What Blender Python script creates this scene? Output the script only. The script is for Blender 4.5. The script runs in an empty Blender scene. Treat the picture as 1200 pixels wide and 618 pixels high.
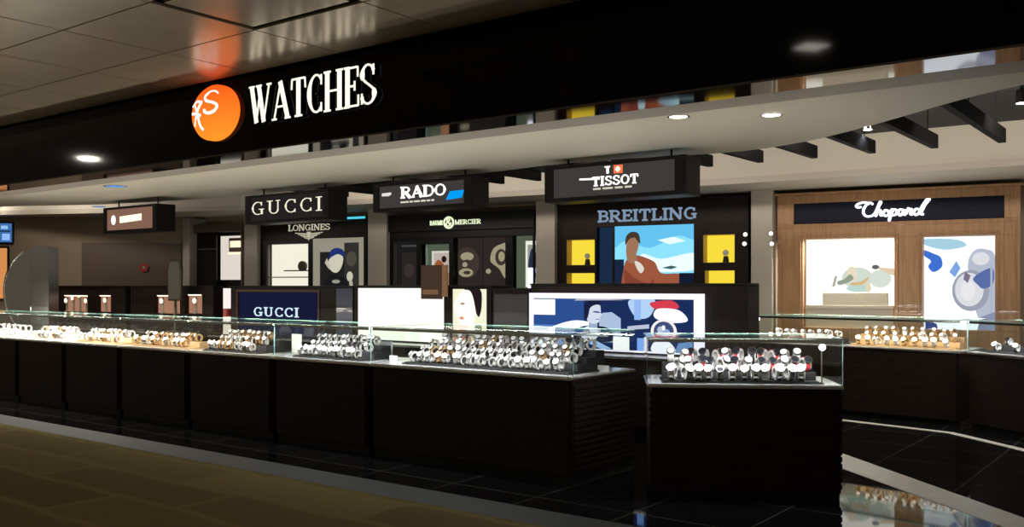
import bpy, math, random
from mathutils import Vector
random.seed(7)
scn = bpy.context.scene
COL = scn.collection

# ------------------------------------------------------------------ camera
EYE, FPX, HOR = 1.55, 1100.0, 335.0
cd = bpy.data.cameras.new('camera'); cam = bpy.data.objects.new('camera', cd); COL.objects.link(cam)
cam.location = (0, 0, EYE); cam.rotation_euler = (math.pi/2, 0, 0)
cd.sensor_width = 36; cd.lens = 36*FPX/1200; cd.shift_y = (HOR-309)/1200; cd.clip_end = 200
scn.camera = cam
scn.view_settings.view_transform = 'Standard'; scn.view_settings.look = 'None'
scn.view_settings.gamma = 1; scn.view_settings.use_curve_mapping = False
scn.view_settings.exposure = 0.0
scn.cycles.transparent_max_bounces = 32
scn.cycles.max_bounces = 8
scn.cycles.caustics_reflective = False; scn.cycles.caustics_refractive = False
scn.cycles.sample_clamp_indirect = 4
world = bpy.data.worlds.new('world'); scn.world = world; world.use_nodes = True
world.node_tree.nodes['Background'].inputs[0].default_value = (1.0, .86, .68, 1)
world.node_tree.nodes['Background'].inputs[1].default_value = .13

# light levels
P_CASE = 7.5        # W per metre of case strip
P_HALL = 26.0       # each hall downlight
P_SPOT = 16.0       # soffit spots
P_TRACK = 8.0
P_UP = 7.0          # W per metre of the upward fill added in each case
P_WASH = 30.0      # each unseen area light added to fill the shop interior

# ------------------------------------------------------------------ frames (plan geometry)
class Frame:
    """vertical plane in plan: origin + direction; local x along, local y away from the hall"""
    def __init__(s, ox, oy, ang): s.o = (ox, oy); s.a = ang; s.u = (math.cos(ang), math.sin(ang)); s.n = (-s.u[1], s.u[0])
    def P(s, x, y=0): return (s.o[0]+x*s.u[0]+y*s.n[0], s.o[1]+x*s.u[1]+y*s.n[1])
    def t(s, px, d=0):
        k = (px-600)/FPX; o = s.P(0, d)      # k*Y = X ; X=ox+t ux ; Y=oy+t uy
        return (k*o[1]-o[0])/(s.u[0]-k*s.u[1])
    def z(s, px, py, d=0):
        Y = s.P(s.t(px, d), d)[1]; return EYE+(HOR-py)/FPX*Y
    def rect(s, x0, y0, x1, y1, d=0):
        m = (x0+x1)/2; return s.t(x0, d), s.t(x1, d), s.z(m, y1, d), s.z(m, y0, d)
A = math.atan2(-.6026, .798)
F = Frame(0, 0, A)                       # shop-front frame: x = s, y = d
WA = math.atan2(-.55, 1.0)
W = Frame(.705, 15.5, WA)                # back wall units
LW = Frame(-10.4, 19.0, math.radians(11.3))
def plan(px, py, Z):
    Y = FPX*(EYE-Z)/(py-HOR); X = (px-600)/FPX*Y
    return X*F.u[0]+Y*F.u[1], X*F.n[0]+Y*F.n[1]

# ------------------------------------------------------------------ materials
def nodes(name):
    m = bpy.data.materials.new(name); m.use_nodes = True; return m, m.node_tree.nodes, m.node_tree.links
def mat(name, col, rough=.5, metal=0, bump=0, bscale=40, coat=0, var=0, spec=.5):
    m, n, l = nodes(name); b = n['Principled BSDF']
    b.inputs['Base Color'].default_value = (*col, 1); b.inputs['Roughness'].default_value = rough
    b.inputs['Metallic'].default_value = metal; b.inputs['Coat Weight'].default_value = coat
    b.inputs['Specular IOR Level'].default_value = spec
    tc = n.new('ShaderNodeTexCoord')
    if bump or var:
        t = n.new('ShaderNodeTexNoise'); t.inputs['Scale'].default_value = bscale; l.new(tc.outputs['Object'], t.inputs['Vector'])
    if bump:
        bp = n.new('ShaderNodeBump'); bp.inputs['Strength'].default_value = bump; bp.inputs['Distance'].default_value = .01
        l.new(t.outputs['Fac'], bp.inputs['Height']); l.new(bp.outputs['Normal'], b.inputs['Normal'])
    if var:
        r = n.new('ShaderNodeMapRange'); r.inputs[3].default_value = 1-var; r.inputs[4].default_value = 1+var
        l.new(t.outputs['Fac'], r.inputs[0])
        h = n.new('ShaderNodeHueSaturation'); h.inputs['Color'].default_value = (*col, 1); l.new(r.outputs[0], h.inputs['Value'])
        l.new(h.outputs[0], b.inputs['Base Color'])
    return m
EM = {}
def emi(col, st=1.0):
    k = (tuple(round(c, 3) for c in col), round(st, 3))
    if k in EM: return EM[k]
    m, n, l = nodes('lit_colour'); n.remove(n['Principled BSDF'])
    e = n.new('ShaderNodeEmission'); e.inputs[0].default_value = (*col, 1); e.inputs[1].default_value = st
    l.new(e.outputs[0], n['Material Output'].inputs[0]); EM[k] = m; return m
def wood(name, c1, c2, rough=.35, axis='X', scale=3.0, coat=.2):
    m, n, l = nodes(name); b = n['Principled BSDF']; tc = n.new('ShaderNodeTexCoord'); mp = n.new('ShaderNodeMapping')
    mp.inputs['Scale'].default_value = (1, 6, 14) if axis == 'X' else (14, 6, 1)
    l.new(tc.outputs['Object'], mp.inputs[0]); t = n.new('ShaderNodeTexNoise'); t.inputs['Scale'].default_value = scale
    t.inputs['Detail'].default_value = 6; t.inputs['Distortion'].default_value = .6; l.new(mp.outputs[0], t.inputs['Vector'])
    r = n.new('ShaderNodeValToRGB'); r.color_ramp.elements[0].color = (*c1, 1); r.color_ramp.elements[1].color = (*c2, 1)
    r.color_ramp.elements[0].position = .35; r.color_ramp.elements[1].position = .68
    l.new(t.outputs['Fac'], r.inputs[0]); l.new(r.outputs[0], b.inputs['Base Color'])
    b.inputs['Roughness'].default_value = rough; b.inputs['Coat Weight'].default_value = coat; b.inputs['Specular IOR Level'].default_value = .5 if coat else .2; return m
def glass_mat(name, tint, refl=1.0):
    m, n, l = nodes(name); n.remove(n['Principled BSDF'])
    tr = n.new('ShaderNodeBsdfTransparent'); tr.inputs[0].default_value = (*tint, 1)
    gl = n.new('ShaderNodeBsdfGlossy'); gl.inputs['Roughness'].default_value = .02; gl.inputs[0].default_value = (refl, refl, refl, 1)
    lw = n.new('ShaderNodeLayerWeight'); lw.inputs[0].default_value = .5
    pw = n.new('ShaderNodeMath'); pw.operation = 'POWER'; pw.inputs[1].default_value = 4; l.new(lw.outputs['Facing'], pw.inputs[0])
    fr = n.new('ShaderNodeMapRange'); fr.inputs[3].default_value = .035; fr.inputs[4].default_value = .55; l.new(pw.outputs[0], fr.inputs[0])
    mx = n.new('ShaderNodeMixShader'); l.new(fr.outputs[0], mx.inputs[0]); l.new(tr.outputs[0], mx.inputs[1]); l.new(gl.outputs[0], mx.inputs[2])
    l.new(mx.outputs[0], n['Material Output'].inputs[0]); return m

def tile_floor():
    m, n, l = nodes('polished_granite'); b = n['Principled BSDF']; tc = n.new('ShaderNodeTexCoord')
    br = n.new('ShaderNodeTexBrick'); br.offset = 0; br.inputs['Scale'].default_value = 1
    br.inputs['Brick Width'].default_value = .8; br.inputs['Row Height'].default_value = .8
    br.inputs['Mortar Size'].default_value = .006; br.inputs['Mortar Smooth'].default_value = .2
    br.inputs['Color1'].default_value = (.005, .0052, .0055, 1); br.inputs['Color2'].default_value = (.008, .0082, .0085, 1)
    br.inputs['Mortar'].default_value = (.07, .07, .06, 1)
    l.new(tc.outputs['Object'], br.inputs['Vector']); l.new(br.outputs['Color'], b.inputs['Base Color'])
    no = n.new('ShaderNodeTexNoise'); no.inputs['Scale'].default_value = 3; l.new(tc.outputs['Object'], no.inputs['Vector'])
    r = n.new('ShaderNodeMapRange'); b.inputs['Specular IOR Level'].default_value = .38; r.inputs[3].default_value = .02; r.inputs[4].default_value = .05
    l.new(no.outputs['Fac'], r.inputs[0]); l.new(r.outputs[0], b.inputs['Roughness'])
    return m
def carpet_mat():
    m, n, l = nodes('brown_carpet'); b = n['Principled BSDF']; tc = n.new('ShaderNodeTexCoord')
    br = n.new('ShaderNodeTexBrick'); br.inputs['Scale'].default_value = 1; br.offset = .37
    br.inputs['Brick Width'].default_value = 1.9; br.inputs['Row Height'].default_value = .55
    br.inputs['Mortar Size'].default_value = .06; br.inputs['Mortar Smooth'].default_value = 1; br.inputs['Bias'].default_value = -.1
    br.inputs['Color1'].default_value = (.25, .20, .085, 1); br.inputs['Color2'].default_value = (.135, .108, .05, 1); br.inputs['Mortar'].default_value = (.22, .175, .075, 1)
    no = n.new('ShaderNodeTexNoise'); no.inputs['Scale'].default_value = 1.7; no.inputs['Detail'].default_value = 3
    l.new(tc.outputs['Object'], no.inputs['Vector'])
    va = n.new('ShaderNodeVectorMath'); va.operation = 'SCALE'; va.inputs['Scale'].default_value = .18; l.new(no.outputs['Color'], va.inputs[0])
    vb = n.new('ShaderNodeVectorMath'); l.new(tc.outputs['Object'], vb.inputs[0]); l.new(va.outputs[0], vb.inputs[1]); l.new(vb.outputs[0], br.inputs['Vector'])
    f = n.new('ShaderNodeTexNoise'); f.inputs['Scale'].default_value = 220; l.new(tc.outputs['Object'], f.inputs['Vector'])
    mr = n.new('ShaderNodeMapRange'); mr.inputs[3].default_value = .6; mr.inputs[4].default_value = 1.35; l.new(f.outputs['Fac'], mr.inputs[0])
    h = n.new('ShaderNodeHueSaturation'); l.new(br.outputs['Color'], h.inputs['Color']); l.new(mr.outputs[0], h.inputs['Value']); l.new(h.outputs[0], b.inputs['Base Color'])
    b.inputs['Roughness'].default_value = .95; b.inputs['Specular IOR Level'].default_value = .05
    bp = n.new('ShaderNodeBump'); bp.inputs['Strength'].default_value = .6; bp.inputs['Distance'].default_value = .01
    l.new(f.outputs['Fac'], bp.inputs['Height']); l.new(bp.outputs['Normal'], b.inputs['Normal']); return m

M = dict(
    granite=tile_floor(), carpet=carpet_mat(),
    border=mat('grey_granite_border', (.026, .026, .024), .55, spec=.2, var=.25, bscale=60),
    marble=mat('pale_marble_strip', (.72, .68, .60), .3, var=.15, bscale=8),
    ceil=mat('brushed_metal_panel', (.58, .47, .34), .22, .3, bump=.02, bscale=3, var=.12),
    gap=mat('dark_joint', (.006, .006, .006), .8),
    fascia=mat('polished_black_panel', (.002, .0018, .002), .07, 0, spec=.13),
    mirror=mat('dark_mirror_soffit', (.18, .165, .155), .05, 1.0),
    cream=mat('cream_plaster', (.76, .70, .59), .55, var=.03, bscale=2),
    bulk=mat('bulkhead_plaster', (.53, .485, .42), .6, var=.03, bscale=2),
    band=mat('taupe_plaster_band', (.42, .37, .32), .5, var=.04, bscale=2),
    wall=mat('warm_taupe_wall', (.38, .29, .20), .6, var=.06, bscale=3),
    brownp=mat('brown_wall_panel', (.15, .105, .08), .45, var=.06, bscale=3),
    pil=mat('greige_pilaster', (.55, .50, .43), .5, var=.05, bscale=4),
    black=mat('black_laminate', (.006, .006, .007), .4, spec=.25),
    voidc=mat('black_ceiling', (.006, .006, .008), .7),
    baffle=mat('black_baffle', (.007, .007, .008), .7, spec=.1),
    wenge=wood('wenge_veneer', (.011, .0052, .0034), (.021, .011, .0072), .6, coat=0),
    wenge2=wood('dark_walnut_veneer', (.012, .0065, .006), (.024, .013, .011), .5, 'Z', coat=0),
    oak=wood('tan_oak_veneer', (.36, .19, .09), (.50, .28, .14), .4, 'Z', 2.2),
    steel=mat('brushed_steel', (.62, .60, .57), .22, 1, bump=.02, bscale=80),
    chrome=mat('chrome', (.8, .8, .8), .1, 1),
    deck=mat('glossy_white_deck', (.55, .55, .53), .2, coat=.5),
    tray=mat('black_velvet_tray', (.012, .012, .014), .8, bump=.2, bscale=300),
    trayw=mat('cream_velvet_tray', (.6, .55, .45), .8, bump=.2, bscale=300),
    trayt=mat('tan_velvet_tray', (.42, .27, .13), .8, bump=.2, bscale=300),
    cuff=mat('white_leather_cuff', (.60, .57, .55), .5, bump=.1, bscale=200),
    silver=mat('polished_watch_steel', (.82, .81, .80), .18, 1),
    gold=mat('rose_gold', (.85, .55, .30), .2, 1),
    red=mat('red_leather_strap', (.5, .03, .035), .5, bump=.1, bscale=200),
    blk=mat('black_leather_strap', (.015, .013, .013), .5, bump=.1, bscale=200),
    dialw=mat('white_watch_dial', (.8, .79, .76), .25, coat=.6),
    dialb=mat('black_watch_dial', (.01, .01, .015), .15, coat=.8),
    card=mat('white_card', (.8, .8, .78), .5),
    glass=glass_mat('clear_case_glass', (.97, .99, .98)),
    gedge=mat('green_glass_edge', (.42, .72, .66), .15, coat=.6),
    greyp=mat('grey_metallic_panel', (.22, .21, .20), .3, .6),
    navy=mat('navy_panel', (.02, .028, .10), .3, coat=.4),
    redd=mat('red_enamel', (.45, .03, .02), .4),
    mirr=mat('silvered_mirror', (.55, .55, .50), .03, 1),
    olive=mat('bronze_frame', (.10, .09, .05), .35, .6),
    bagbrown=mat('chocolate_brown_board', (.09, .035, .018), .5, var=.1, bscale=20),
    tan=mat('tan_board', (.5, .25, .13), .5, var=.1, bscale=20),
)

# ------------------------------------------------------------------ mesh builder
class MB:
    def __init__(s): s.v = []; s.f = []; s.m = []; s.mats = []; s.sm = []
    def mi(s, m):
        if m not in s.mats: s.mats.append(m)
        return s.mats.index(m)
    def face(s, pts, m, smooth=False):
        b = len(s.v); s.v += [tuple(p) for p in pts]; s.f.append(tuple(range(b, b+len(pts)))); s.m.append(s.mi(m)); s.sm.append(smooth)
    def idx(s, pts, faces, m, smooth=False):
        b = len(s.v); s.v += [tuple(p) for p in pts]; k = s.mi(m)
        for f in faces: s.f.append(tuple(b+i for i in f)); s.m.append(k); s.sm.append(smooth)
    def box(s, x0, x1, y0, y1, z0, z1, m):
        p = [(x, y, z) for z in (z0, z1) for y in (y0, y1) for x in (x0, x1)]
        s.idx(p, [(0, 2, 3, 1), (4, 5, 7, 6), (0, 1, 5, 4), (2, 6, 7, 3), (0, 4, 6, 2), (1, 3, 7, 5)], m)
        return s
    def prism(s, pts, y0, y1, m):            # pts: (x,z) ccw seen from -y
        n = len(pts); p = [(x, y0, z) for x, z in pts]+[(x, y1, z) for x, z in pts]
        s.idx(p, [tuple(range(n)), tuple(range(2*n-1, n-1, -1))]+[(i, i+n, (i+1) % n+n, (i+1) % n) for i in range(n)], m); return s
    def slab(s, pts, z0, z1, m):             # pts in plan
        n = len(pts); p = [(x, y, z0) for x, y in pts]+[(x, y, z1) for x, y in pts]
        s.idx(p, [tuple(range(n-1, -1, -1)), tuple(range(n, 2*n))]+[(i, (i+1) % n, (i+1) % n+n, i+n) for i in range(n)], m); return s
    def cyl(s, c, r, h, m, ax='z', n=20, r2=None, smooth=True):
        r2 = r if r2 is None else r2; a = []
        for k, rr in ((0, r), (h, r2)):
            for i in range(n):
                t = 2*math.pi*i/n; x, y = rr*math.cos(t), rr*math.sin(t)
                a.append({'z': (c[0]+x, c[1]+y, c[2]+k), 'y': (c[0]+x, c[1]+k, c[2]+y), 'x': (c[0]+k, c[1]+x, c[2]+y)}[ax])
        s.idx(a, [(i, (i+1) % n, (i+1) % n+n, i+n) for i in range(n)], m, smooth)
        s.idx(a, [tuple(range(n-1, -1, -1)), tuple(range(n, 2*n))], m); return s
    def tube(s, pts, r, m, n=8):
        rings = []
        for i, p in enumerate(pts):
            p = Vector(p); q = Vector(pts[min(i+1, len(pts)-1)]); o = Vector(pts[max(i-1, 0)]); d = (q-o).normalized()
            up = Vector((0, 0, 1)) if abs(d.z) < .9 else Vector((1, 0, 0)); a = d.cross(up).normalized(); b = d.cross(a)
            rings.append([p+r*(a*math.cos(2*math.pi*k/n)+b*math.sin(2*math.pi*k/n)) for k in range(n)])
        v = [q for g in rings for q in g]
        f = [(i*n+k, i*n+(k+1) % n, (i+1)*n+(k+1) % n, (i+1)*n+k) for i in range(len(rings)-1) for k in range(n)]
        s.idx(v, f, m, True); s.idx(v, [tuple(range(n)), tuple(range(len(v)-1, len(v)-n-1, -1))], m); return s
    def build(s, name, parent=None, bevel=0, loc=None, rz=None):
        me = bpy.data.meshes.new(name); me.from_pydata(s.v, [], s.f)
        for m in s.mats: me.materials.append(m)
        me.polygons.foreach_set('material_index', s.m); me.polygons.foreach_set('use_smooth', s.sm)
        me.validate(); me.update()
        o = bpy.data.objects.new(name, me); COL.objects.link(o)
        if parent: o.parent = parent
        if loc: o.location = loc
        if rz is not None: o.rotation_euler.z = rz
        if bevel:
            b = o.modifiers.new('bevel', 'BEVEL'); b.width = bevel; b.segments = 2; b.limit_method = 'ANGLE'
        return o
def tag(o, label, cat, group=None, kind=None):
    o['label'] = label; o['category'] = cat
    if group: o['group'] = group
    if kind: o['kind'] = kind
    return o
def thing(name, label, cat, loc, rz=0, group=None):
    o = bpy.data.objects.new(name, None); COL.objects.link(o); o.empty_display_size = .1
    o.location = loc; o.rotation_euler.z = rz; return tag(o, label, cat, group)
def struct(o, label=None):
    o['kind'] = 'structure'
    if label: o['label'] = label
    return o
def one(name, m, *box, parent=None, bevel=0): return MB().box(*box, m).build(name, parent, bevel)
def holes(mb, x0, x1, z0, z1, hs, y0, y1, m):
    xs = sorted({x0, x1, *[h[0] for h in hs], *[h[1] for h in hs]}); zs = sorted({z0, z1, *[h[2] for h in hs], *[h[3] for h in hs]})
    for i in range(len(xs)-1):
        for j in range(len(zs)-1):
            cx, cz = (xs[i]+xs[i+1])/2, (zs[j]+zs[j+1])/2
            if not any(h[0] < cx < h[1] and h[2] < cz < h[3] for h in hs): mb.box(xs[i], xs[i+1], y0, y1, zs[j], zs[j+1], m)
    return mb
def recess(mb, x0, x1, z0, z1, y0, y1, m, mback):
    t = .004
    mb.box(x0, x0+t, y0, y1, z0, z1, m); mb.box(x1-t, x1, y0, y1, z0, z1, m)
    mb.box(x0, x1, y0, y1, z0, z0+t, m); mb.box(x0, x1, y0, y1, z1-t, z1, m); mb.box(x0, x1, y1-t, y1, z0, z1, mback)
def light(name, kind, loc, power, col=(1, .9, .75), size=.1, sy=None, rot=(0, 0, 0), parent=None, spot=None, blend=.6):
    d = bpy.data.lights.new(name, kind); d.energy = power; d.color = col
    if kind == 'AREA':
        d.size = size
        if sy: d.shape = 'RECTANGLE'; d.size_y = sy
    else: d.shadow_soft_size = size
    if spot: d.spot_size = spot; d.spot_blend = blend
    o = bpy.data.objects.new(name, d); COL.objects.link(o); o.location = loc; o.rotation_euler = rot
    if parent: o.parent = parent
    return o

# ------------------------------------------------------------------ lettering (drawn with strokes)
def arc(cx, cz, rx, rz, a0, a1, n=14): return [(cx+rx*math.cos(math.radians(a0+(a1-a0)*i/n)), cz+rz*math.sin(math.radians(a0+(a1-a0)*i/n))) for i in range(n+1)]
# each glyph: (width, strokes); a stroke: ('k'|'n'|'c', points) = thick line, thin line, contrast curve ; unit height 1
def sf(x, z, w=.2): return ('s', [(x-w/2, z), (x+w/2, z)])
GL = {
 'A': (.78, [('n', [(.10, 0), (.38, 1)]), ('k', [(.36, 1), (.68, 0)]), ('n', [(.19, .33), (.56, .33)]), sf(.10, 0), sf(.68, 0, .24)]),
 'B': (.66, [('k', [(.14, 0), (.14, 1)]), ('c', [(.14, .985)]+arc(.34, .755, .2, .23, 90, -90)+[(.14, .525)]), ('c', [(.14, .525)]+arc(.36, .27, .23, .255, 90, -90)+[(.14, .015)]), sf(.1, 0), sf(.1, 1)]),
 'C': (.66, [('c', arc(.38, .5, .29, .485, 48, 312, 26)), ('n', [(.58, .98), (.58, .72)]), ('n', [(.58, .02), (.58, .25)])]),
 'D': (.74, [('k', [(.14, 0), (.14, 1)]), ('c', [(.14, .985)]+arc(.32, .5, .33, .485, 90, -90, 22)+[(.14, .015)]), sf(.1, 0), sf(.1, 1)]),
 'E': (.60, [('k', [(.15, 0), (.15, 1)]), ('n', [(.1, .985), (.54, .985), (.54, .74)]), ('n', [(.15, .52), (.42, .52)]), ('n', [(.42, .40), (.42, .64)]), ('n', [(.1, .015), (.56, .015), (.56, .28)]), sf(.12, 0), sf(.12, 1)]),
 'G': (.74, [('c', arc(.38, .5, .29, .485, 48, 290, 26)), ('k', [(.60, .03), (.60, .42)]), sf(.58, .42, .26), ('n', [(.58, .98), (.58, .72)])]),
 'H': (.78, [('k', [(.15, 0), (.15, 1)]), ('k', [(.63, 0), (.63, 1)]), ('n', [(.15, .5), (.63, .5)]), sf(.15, 0, .26), sf(.15, 1, .26), sf(.63, 0, .26), sf(.63, 1, .26)]),
 'I': (.34, [('k', [(.17, 0), (.17, 1)]), sf(.17, 0, .28), sf(.17, 1, .28)]),
 'L': (.58, [('k', [(.15, 0), (.15, 1)]), ('n', [(.1, .015), (.54, .015), (.54, .28)]), sf(.15, 1, .28), sf(.12, 0)]),
 'M': (.92, [('n', [(.12, 0), (.12, 1)]), ('k', [(.14, 1), (.45, 0)]), ('n', [(.45, 0), (.76, 1)]), ('k', [(.78, 1), (.78, 0)]), sf(.12, 0), sf(.78, 0, .26), sf(.1, 1), sf(.8, 1)]),
 'N': (.80, [('n', [(.13, 0), (.13, 1)]), ('k', [(.13, 1), (.65, 0)]), ('n', [(.65, 0), (.65, 1)]), sf(.13, 0), sf(.1, 1), sf(.65, 1)]),
 'O': (.74, [('c', arc(.37, .5, .29, .485, 0, 360, 34))]),
 'R': (.72, [('k', [(.14, 0), (.14, 1)]), ('c', [(.14, .985)]+arc(.34, .745, .22, .24, 90, -90)+[(.14, .505)]), ('k', [(.32, .5), (.62, .0)]), sf(.14, 0, .26), sf(.1, 1), sf(.64, 0, .16)]),
 'S': (.62, [('c', arc(.31, .745, .215, .24, 20, 90, 6)+arc(.31, .745, .21, .24, 100, 205, 10)+[(.22, .56), (.32, .50), (.44, .42)]+arc(.31, .255, .235, .24, 25, -95, 12)+arc(.31, .255, .235, .24, -105, -165, 6)), ('n', [(.51, .98), (.51, .72)]), ('n', [(.085, .02), (.085, .28)])]),
 'T': (.70, [('k', [(.35, 0), (.35, 1)]), ('n', [(.06, .72), (.08, .985), (.62, .985), (.64, .72)]), sf(.35, 0, .30)]),
 'U': (.76, [('k', [(.15, 1), (.15, .3)]), ('c', arc(.37, .3, .22, .285, 180, 360, 16)), ('n', [(.59, .3), (.59, 1)]), sf(.15, 1, .28), sf(.59, 1)]),
 'W': (1.02, [('k', [(.12, 1), (.33, 0)]), ('n', [(.33, 0), (.50, .9)]), ('k', [(.44, 1), (.66, 0)]), ('n', [(.66, 0), (.90, 1)]), sf(.12, 1, .24), sf(.44, 1, .24), sf(.90, 1)]),
}
def stroke(mb, pts, wf, ox, oz, sx, sz, y0, y1, m):
    for (a, b) in zip(pts[:-1], pts[1:]):
        ax, az, bx, bz = ox+a[0]*sx, oz+a[1]*sz, ox+b[0]*sx, oz+b[1]*sz
        dx, dz = bx-ax, bz-az; L = math.hypot(dx, dz)
        if L < 1e-6: continue
        w = wf(a, b)/2; nx, nz = -dz/L*w, dx/L*w; ex, ez = dx/L*w*.15, dz/L*w*.15
        mb.prism([(ax-nx-ex, az-nz-ez), (bx-nx+ex, bz-nz+ez), (bx+nx+ex, bz+nz+ez), (ax+nx-ex, az+nz-ez)], y0, y1, m)
def glyph(mb, ch, ox, oz, h, sx, thick, thin, y0, y1, m):
    w, sts = GL[ch]
    for k, pts in sts:
        if k == 'k': f = lambda a, b: thick
        elif k in 'ns': f = lambda a, b: thin
        else:
            def f(a, b):
                dx, dz = (b[0]-a[0])*sx, (b[1]-a[1])*h; L = math.hypot(dx, dz) or 1
                return thin+(thick-thin)*(abs(dz)/L)**2
        stroke(mb, pts, f, ox, oz, h*sx, h, y0, y1, m)
    return w*h*sx
def letters(parent, t, x0, x1, z0, h, y0, y1, m, thick=.2, thin=.07, sp=0):
    sx = (x1-x0)/(word_w(t, sp)*h); x = x0
    for c in t:
        mb = MB(); glyph(mb, c, x, z0, h, sx, thick*h*min(1, sx*1.3), thin*h, y0, y1, m); mb.build('letter', parent); x += (GL[c][0]+sp)*h*sx
def word_w(t, sp=0): return sum(GL[c][0] if c in GL else .4 for c in t)+sp*(len(t)-1)
def word(mb, t, x0, x1, z0, h, y0, y1, m, thick=.2, thin=.07, sp=0):
    sx = (x1-x0)/(word_w(t, sp)*h); x = x0
    for c in t:
        if c in GL: glyph(mb, c, x, z0, h, sx, thick*h*min(1, sx*1.3), thin*h, y0, y1, m); x += (GL[c][0]+sp)*h*sx
        else: x += (.4+sp)*h*sx
def smooth_path(p, n=6):
    out = []
    for i in range(len(p)-1):
        a, b, c, d = p[max(i-1, 0)], p[i], p[i+1], p[min(i+2, len(p)-1)]
        for k in range(n):
            t = k/n
            out.append(tuple(.5*((2*b[j])+(-a[j]+c[j])*t+(2*a[j]-5*b[j]+4*c[j]-d[j])*t*t+(-a[j]+3*b[j]-3*c[j]+d[j])*t**3) for j in (0, 1)))
    out.append(p[-1]); return out
def ell(cx, cz, rx, rz, n=24, a0=0, a1=360): return [(cx+rx*math.cos(math.radians(a0+(a1-a0)*i/n)), cz+rz*math.sin(math.radians(a0+(a1-a0)*i/n))) for i in range(n if a1-a0 == 360 else n+1)]
def picture(name, parent, x0, x1, z0, z1, y, layers):
    """a flat print: layers of coloured shapes; unit coordinates, bottom-left origin"""
    mb = MB(); w, h = x1-x0, z1-z0
    for i, (pts, m) in enumerate(layers):
        if 4 < len(pts) < 20: pts = smooth_path([pts[-1]]+pts+pts[:2], 5)[5:-6]
        yy = y-.0008*(i+1)
        mb.face([(x0+min(max(px, 0), 1)*w, yy, z0+min(max(pz, 0), 1)*h) for px, pz in pts], m)
    return mb.build(name, parent)
R4 = lambda a, b, c, d: [(a, b), (c, b), (c, d), (a, d)]

# ================================================================== STRUCTURE
SL, SR = -24, 6
def fr(mb, name, lab=None): return struct(mb.build(name, rz=A), lab)
m_ = MB(); m_.box(SL, SR, 5.3, 24, -.05, 0, M['granite']); m_.box(SL, SR, -8, 5.3, -.05, -.012, M['granite']); fr(m_, 'floor', 'polished black granite floor tiles')
m_ = MB(); m_.box(SL, SR, -6, 4.94, -.012, .004, M['carpet']); fr(m_, 'floor_carpet', 'brown patterned hall carpet')
m_ = MB(); m_.box(SL, SR, 4.94, 5.3, -.012, .002, M['border']); fr(m_, 'trim_1', 'grey granite border along the carpet')
def wstrip(name, pts, lab):
    m_ = MB(); m_.slab(pts, 0, .003, M['marble']); return struct(m_.build(name), lab)
wstrip('trim_2', [(3.42, 4.6), (3.66, 4.6), (3.04, 8.70), (2.9, 9.5), (2.62, 9.5), (2.79, 7.97)], 'wide pale marble strip across the black floor')
wstrip('trim_3', [(5.05, 6.2), (5.14, 6.2), (4.86, 8.9), (4.66, 9.9), (3.75, 10.95), (2.6, 12.1), (2.55, 12.03), (3.70, 10.85), (4.57, 9.85), (4.76, 8.9)], 'thin pale strip along the right hand counters')

# hall ceiling: metal panels
m_ = MB(); g = .009
def panel(m_, s0, s1, d0, d1, mm, gg=g): m_.box(s0+gg, s1-gg, d0+gg, d1-gg, 3.66, 3.68, mm)
s = -6.36-1.27*14
while s < SR:
    d = 4.9+.95
    while d > -7:
        last = d > 5.5
        blackgap = abs(s+6.36) < .01 and abs(d-4.9) < .01
        panel(m_, s, s+1.27, d-.95, min(d, 5.885), M['ceil'], .07 if blackgap else g)
        d -= .95
    s += 1.27
m_.box(SL, SR, -8, 5.885, 3.70, 3.74, M['gap'])
fr(m_, 'ceiling', 'brown metal panel hall ceiling')
m_ = MB(); m_.box(SL, SR, 5.93, 24, 3.46, 3.50, M['voidc']); fr(m_, 'ceiling_inner', 'black ceiling inside the shop')
# fascia in long polished panels
m_ = MB(); edges = [SL, -19, -14.6, -10.2, -5.0, -.6, SR]
for a, b in zip(edges[:-1], edges[1:]): m_.box(a+.002, b-.002, 5.89, 5.93, 2.9, 3.70, M['fascia'])
fr(m_, 'trim_4', 'polished black fascia over the shop front')
m_ = MB(); m_.box(SL, SR, 5.93, 6.337, 2.90, 2.92, M['mirror']); m_.box(SL, SR, 5.89, 5.93, 2.885, 2.9, M['mirror'])
fr(m_, 'trim_5', 'mirror dark underside strip of the fascia')
# cream soffit with curved back edge
ep = [plan(px, py, 2.95) for px, py in ((0, 242), (120, 240), (226, 234), (300, 228), (440, 213), (580, 202), (640, 193), (760, 184), (840, 181), (905, 174), (985, 157), (1050, 138), (1120, 117), (1200, 95))]
ep = [(SL, ep[0][1]-.3)]+ep+[(.2, 6.95), (SR, 6.9)]
def edge_d(s):
    for a, b in zip(ep[:-1], ep[1:]):
        if a[0] <= s <= b[0]: return a[1]+(b[1]-a[1])*(s-a[0])/(b[0]-a[0])
    return ep[-1][1]
def es(s): return sum(edge_d(s+.25*k) for k in (-2, -1, 0, 1, 2))/5
ss = [SL+.25*i for i in range(int((SR-SL)/.25)+1)]; rows = []
for s in ss:
    e = max(es(s), 6.9)
    pr = [(6.337, 2.90), (6.70, 2.905), (6.735, 2.925), (6.80, 2.945), (6.9+.0, 2.952), ((6.9+e)/2, 2.958), (e, 2.95), (e+.10, 2.965), (e+.13, 3.0), (e+.13, 3.46)]
    rows.append([(s, d, z) for d, z in pr])
n = len(rows[0]); v = [p for r in rows for p in r]
m_ = MB(); fs = []; fb = []
for i in range(len(rows)-1):
    for j in range(n-1):
        (fb if j < 2 else fs).append((i*n+j, i*n+j+1, (i+1)*n+j+1, (i+1)*n+j))
m_.idx(v, fb, M['band'], False); m_.idx(v, fs, M['cream'], True)
fr(m_, 'ceiling_soffit', 'cream soffit with a curved back edge')

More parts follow.
